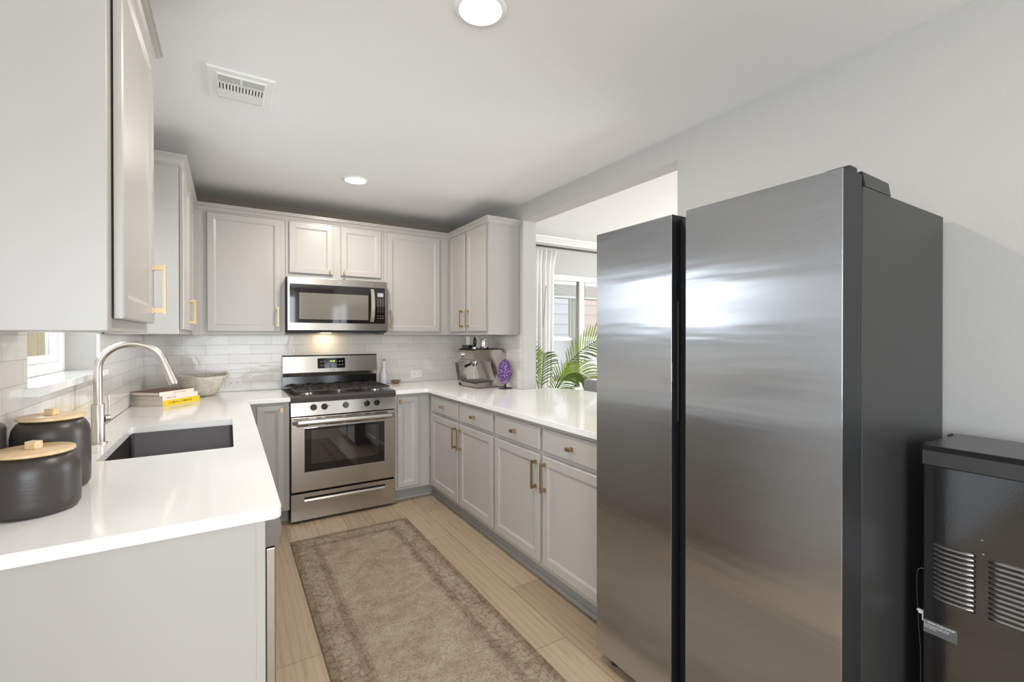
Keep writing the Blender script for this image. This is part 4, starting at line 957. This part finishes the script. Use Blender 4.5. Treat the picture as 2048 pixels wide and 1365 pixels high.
for k in range(1700):
    th = random.uniform(-1, 1); ph = random.uniform(0, 2*PI); n_ = Vector((math.sqrt(1-th*th)*math.cos(ph), math.sqrt(1-th*th)*math.sin(ph), th))
    if n_.x*.80+n_.y*.45 > .22+.12*math.sin(6*n_.z): continue          # crystals on the face toward the room
    p_ = Vector((ax+n_.x*.048*(1+.10*math.sin(3*n_.x+5*n_.z)), ay+n_.y*.054*(1+.10*math.sin(3*n_.x+5*n_.z)), gz+n_.z*.092)); nn = Vector((n_.x/.048, n_.y/.054, n_.z/.092)).normalized()
    spike(bl if random.random() < .22 or n_.z < -.78 else bd, p_, nn+Vector((random.uniform(-.3, .3), random.uniform(-.3, .3), random.uniform(-.3, .3))), random.uniform(.006, .011), random.uniform(.008, .014))
obj('purple_crystals', bd, 'crystal', t_); obj('pale_crystals', bl, 'crystal_light', t_)

# ------------------------------------------------------------------ the room beyond the counter
t_ = thing('curtain', 'white pleated curtain hanging left of the far windows', 'curtain', (2.90, 4.06, .02))
bm = bm_new(); n = 90; rows = []
for zi in range(13):
    z = .03+(2.295-.03)*zi/12; row = []
    pin = 1-.35*math.exp(-((z-2.15)/.05)**2)
    for i in range(n+1):
        u_ = i/n; flare = 1+.18*max(0, (z-2.17)/.12)
        x_ = 2.62+(3.045-2.62)*(.5+(u_-.5)*flare) ; y_ = 4.05+.02*math.sin(u_*2*PI*8)*pin+.008*math.sin(u_*37+z*2)
        row.append(bm.verts.new((x_+.006*math.sin(u_*50+z), y_, z)))
    rows.append(row)
for a, b in zip(rows[:-1], rows[1:]):
    for i in range(n): bm.faces.new([a[i], a[i+1], b[i+1], b[i]])
cl_ = obj('cloth', bm, 'curtain', t_, smooth=80)
md = cl_.modifiers.new('s', 'SOLIDIFY'); md.thickness = .002
t_ = thing('curtain_rod', 'dark bronze curtain rod above the far windows', 'curtain rod', (3.5, 4.05, 2.33))
obj('rod', cyl(bm_new(), (2.55, 4.05, 2.336), (4.6, 4.05, 2.336), .0105, 16), 'bronze_rod', t_, smooth=40)
for xx in (2.56, 4.55):
    bm = cyl(bm_new(), (xx, 4.05, 2.336), (xx, 4.199, 2.336), .007, 12); cyl(bm, (xx, 4.192, 2.336), (xx, 4.1995, 2.336), .022, 20); obj('bracket', bm, 'bronze_rod', t_, smooth=40)
tag(obj('curtain_wand', cyl(bm_new(), (2.865, 3.99, 1.45), (2.905, 3.99, 1.90), .004, 8), 'ink_soft'), 'thin wand hanging in front of the white curtain', 'curtain wand')
# stool
t_ = thing('counter_stool', 'gray upholstered counter stool behind the peninsula, back rest showing', 'stool', (2.64, 2.965, 0))
bm = B(2.755, 2.805, 2.735, 3.207, .70, .962, .014, 3); obj('backrest', bm, 'chair_fabric', t_, smooth=50)
bm = B(2.38, 2.79, 2.745, 3.197, .60, .67, .02, 3); obj('seat', bm, 'chair_fabric', t_, smooth=50)
for xx in (2.41, 2.775):
    for yy in (2.77, 3.175):
        bm = cyl(bm_new(), (xx, yy, 0), (xx, yy, .605 if xx < 2.6 else .72), .014, 12, .018); obj('leg', bm, 'chair_leg', t_, smooth=40)
bm = cyl(bm_new(), (2.41, 2.77, .2), (2.41, 3.175, .2), .01, 10); cyl(bm, (2.41, 2.77, .24), (2.775, 2.77, .24), .01, 10); cyl(bm, (2.41, 3.175, .24), (2.775, 3.175, .24), .01, 10); obj('footrest', bm, 'chair_leg', t_, smooth=40)
# palm
pc_ = Vector((2.66, 3.66, 0)); random.seed(11)
t_ = thing('potted_palm', 'tall areca palm with arching fronds behind the peninsula counter', 'plant', tuple(pc_))
obj('pot', lathe(bm_new(), [(0, 0), (.12, 0), (.14, .01), (.165, .30), (.17, .31), (.16, .31), (.15, .27), (0, .27)], tuple(pc_), 40), 'basket', t_, smooth=50)
obj('soil', lathe(bm_new(), [(0, 0), (.149, 0), (.149, .01), (0, .012)], (pc_.x, pc_.y, .272), 30), 'soil', t_)
def frond(ctrl, nl, ll, start=.25, droop=.5, seed=0, N=(.55, .75, .35)):
    random.seed(seed); P = [Vector(c) for c in ctrl]
    def bez(t):
        n_ = len(P)-1; q = [p.copy() for p in P]
        for k in range(n_, 0, -1): q = [q[i].lerp(q[i+1], t) for i in range(k)]
        return q[0]
    pts_ = [bez(i/30) for i in range(31)]
    st = obj('stalk', tube(bm_new(), pts_, .004, 7, rr=[.0065-.005*i/30 for i in range(31)]), 'stem_green', t_, smooth=60)
    for side in (-1, 1):
        bm = bm_new()
        for k in range(nl):
            t = start+(1-start)*(k+.3)/nl; p = bez(t); tan = (bez(min(1, t+.02))-bez(max(0, t-.02))).normalized()
            s_ = tan.cross(Vector(N)).normalized()*side; e = math.sin(PI*(.12+.83*(k/nl)))**.6; L = ll*e*random.uniform(.85, 1.1)
            d0 = (s_*.9+tan*.75+Z*.18+Vector((random.uniform(-.1, .1),)*3)).normalized(); wv_ = .0055; prev = None; q = p.copy(); d_ = d0
            for j in range(7):
                u_ = j/6; wj = wv_*(.5+1.2*u_)*(1-u_)**.6*1.4+.0004; wd_ = d_.cross(Vector(N)).normalized()*wj
                nrm = wd_.cross(d_).normalized()
                cur = [bm.verts.new(q-wd_+nrm*wj*.35), bm.verts.new(q), bm.verts.new(q+wd_+nrm*wj*.35)]
                if prev: bm.faces.new([prev[0], prev[1], cur[1], cur[0]]); bm.faces.new([prev[1], prev[2], cur[2], cur[1]])
                prev = cur; q = q+d_*L/6; d_ = (d_-Z*droop*.16*(1+u_)).normalized()
        obj('leaflets', bm, 'leaf' if side > 0 else 'leaf_dark', st, smooth=80)
frond([(2.63, 3.64, .28), (2.60, 3.60, .85), (2.80, 3.45, 1.25), (3.05, 3.36, 1.36), (3.38, 3.30, 1.37)], 26, .24, .45, .5, 1)
frond([(2.66, 3.62, .28), (2.60, 3.52, .95), (2.72, 3.42, 1.10), (2.92, 3.36, 1.04), (3.02, 3.33, .83)], 26, .22, .4, .9, 2)
frond([(2.62, 3.66, .28), (2.56, 3.62, .8), (2.52, 3.52, 1.05), (2.47, 3.42, 1.20)], 13, .17, .5, .6, 3)
frond([(2.66, 3.70, .28), (2.66, 3.75, .9), (2.60, 3.80, 1.15), (2.50, 3.82, 1.25)], 13, .19, .5, .6, 4)
frond([(2.68, 3.68, .28), (2.75, 3.72, .7), (2.88, 3.74, .95), (3.10, 3.72, .98)], 20, .22, .4, .7, 5)
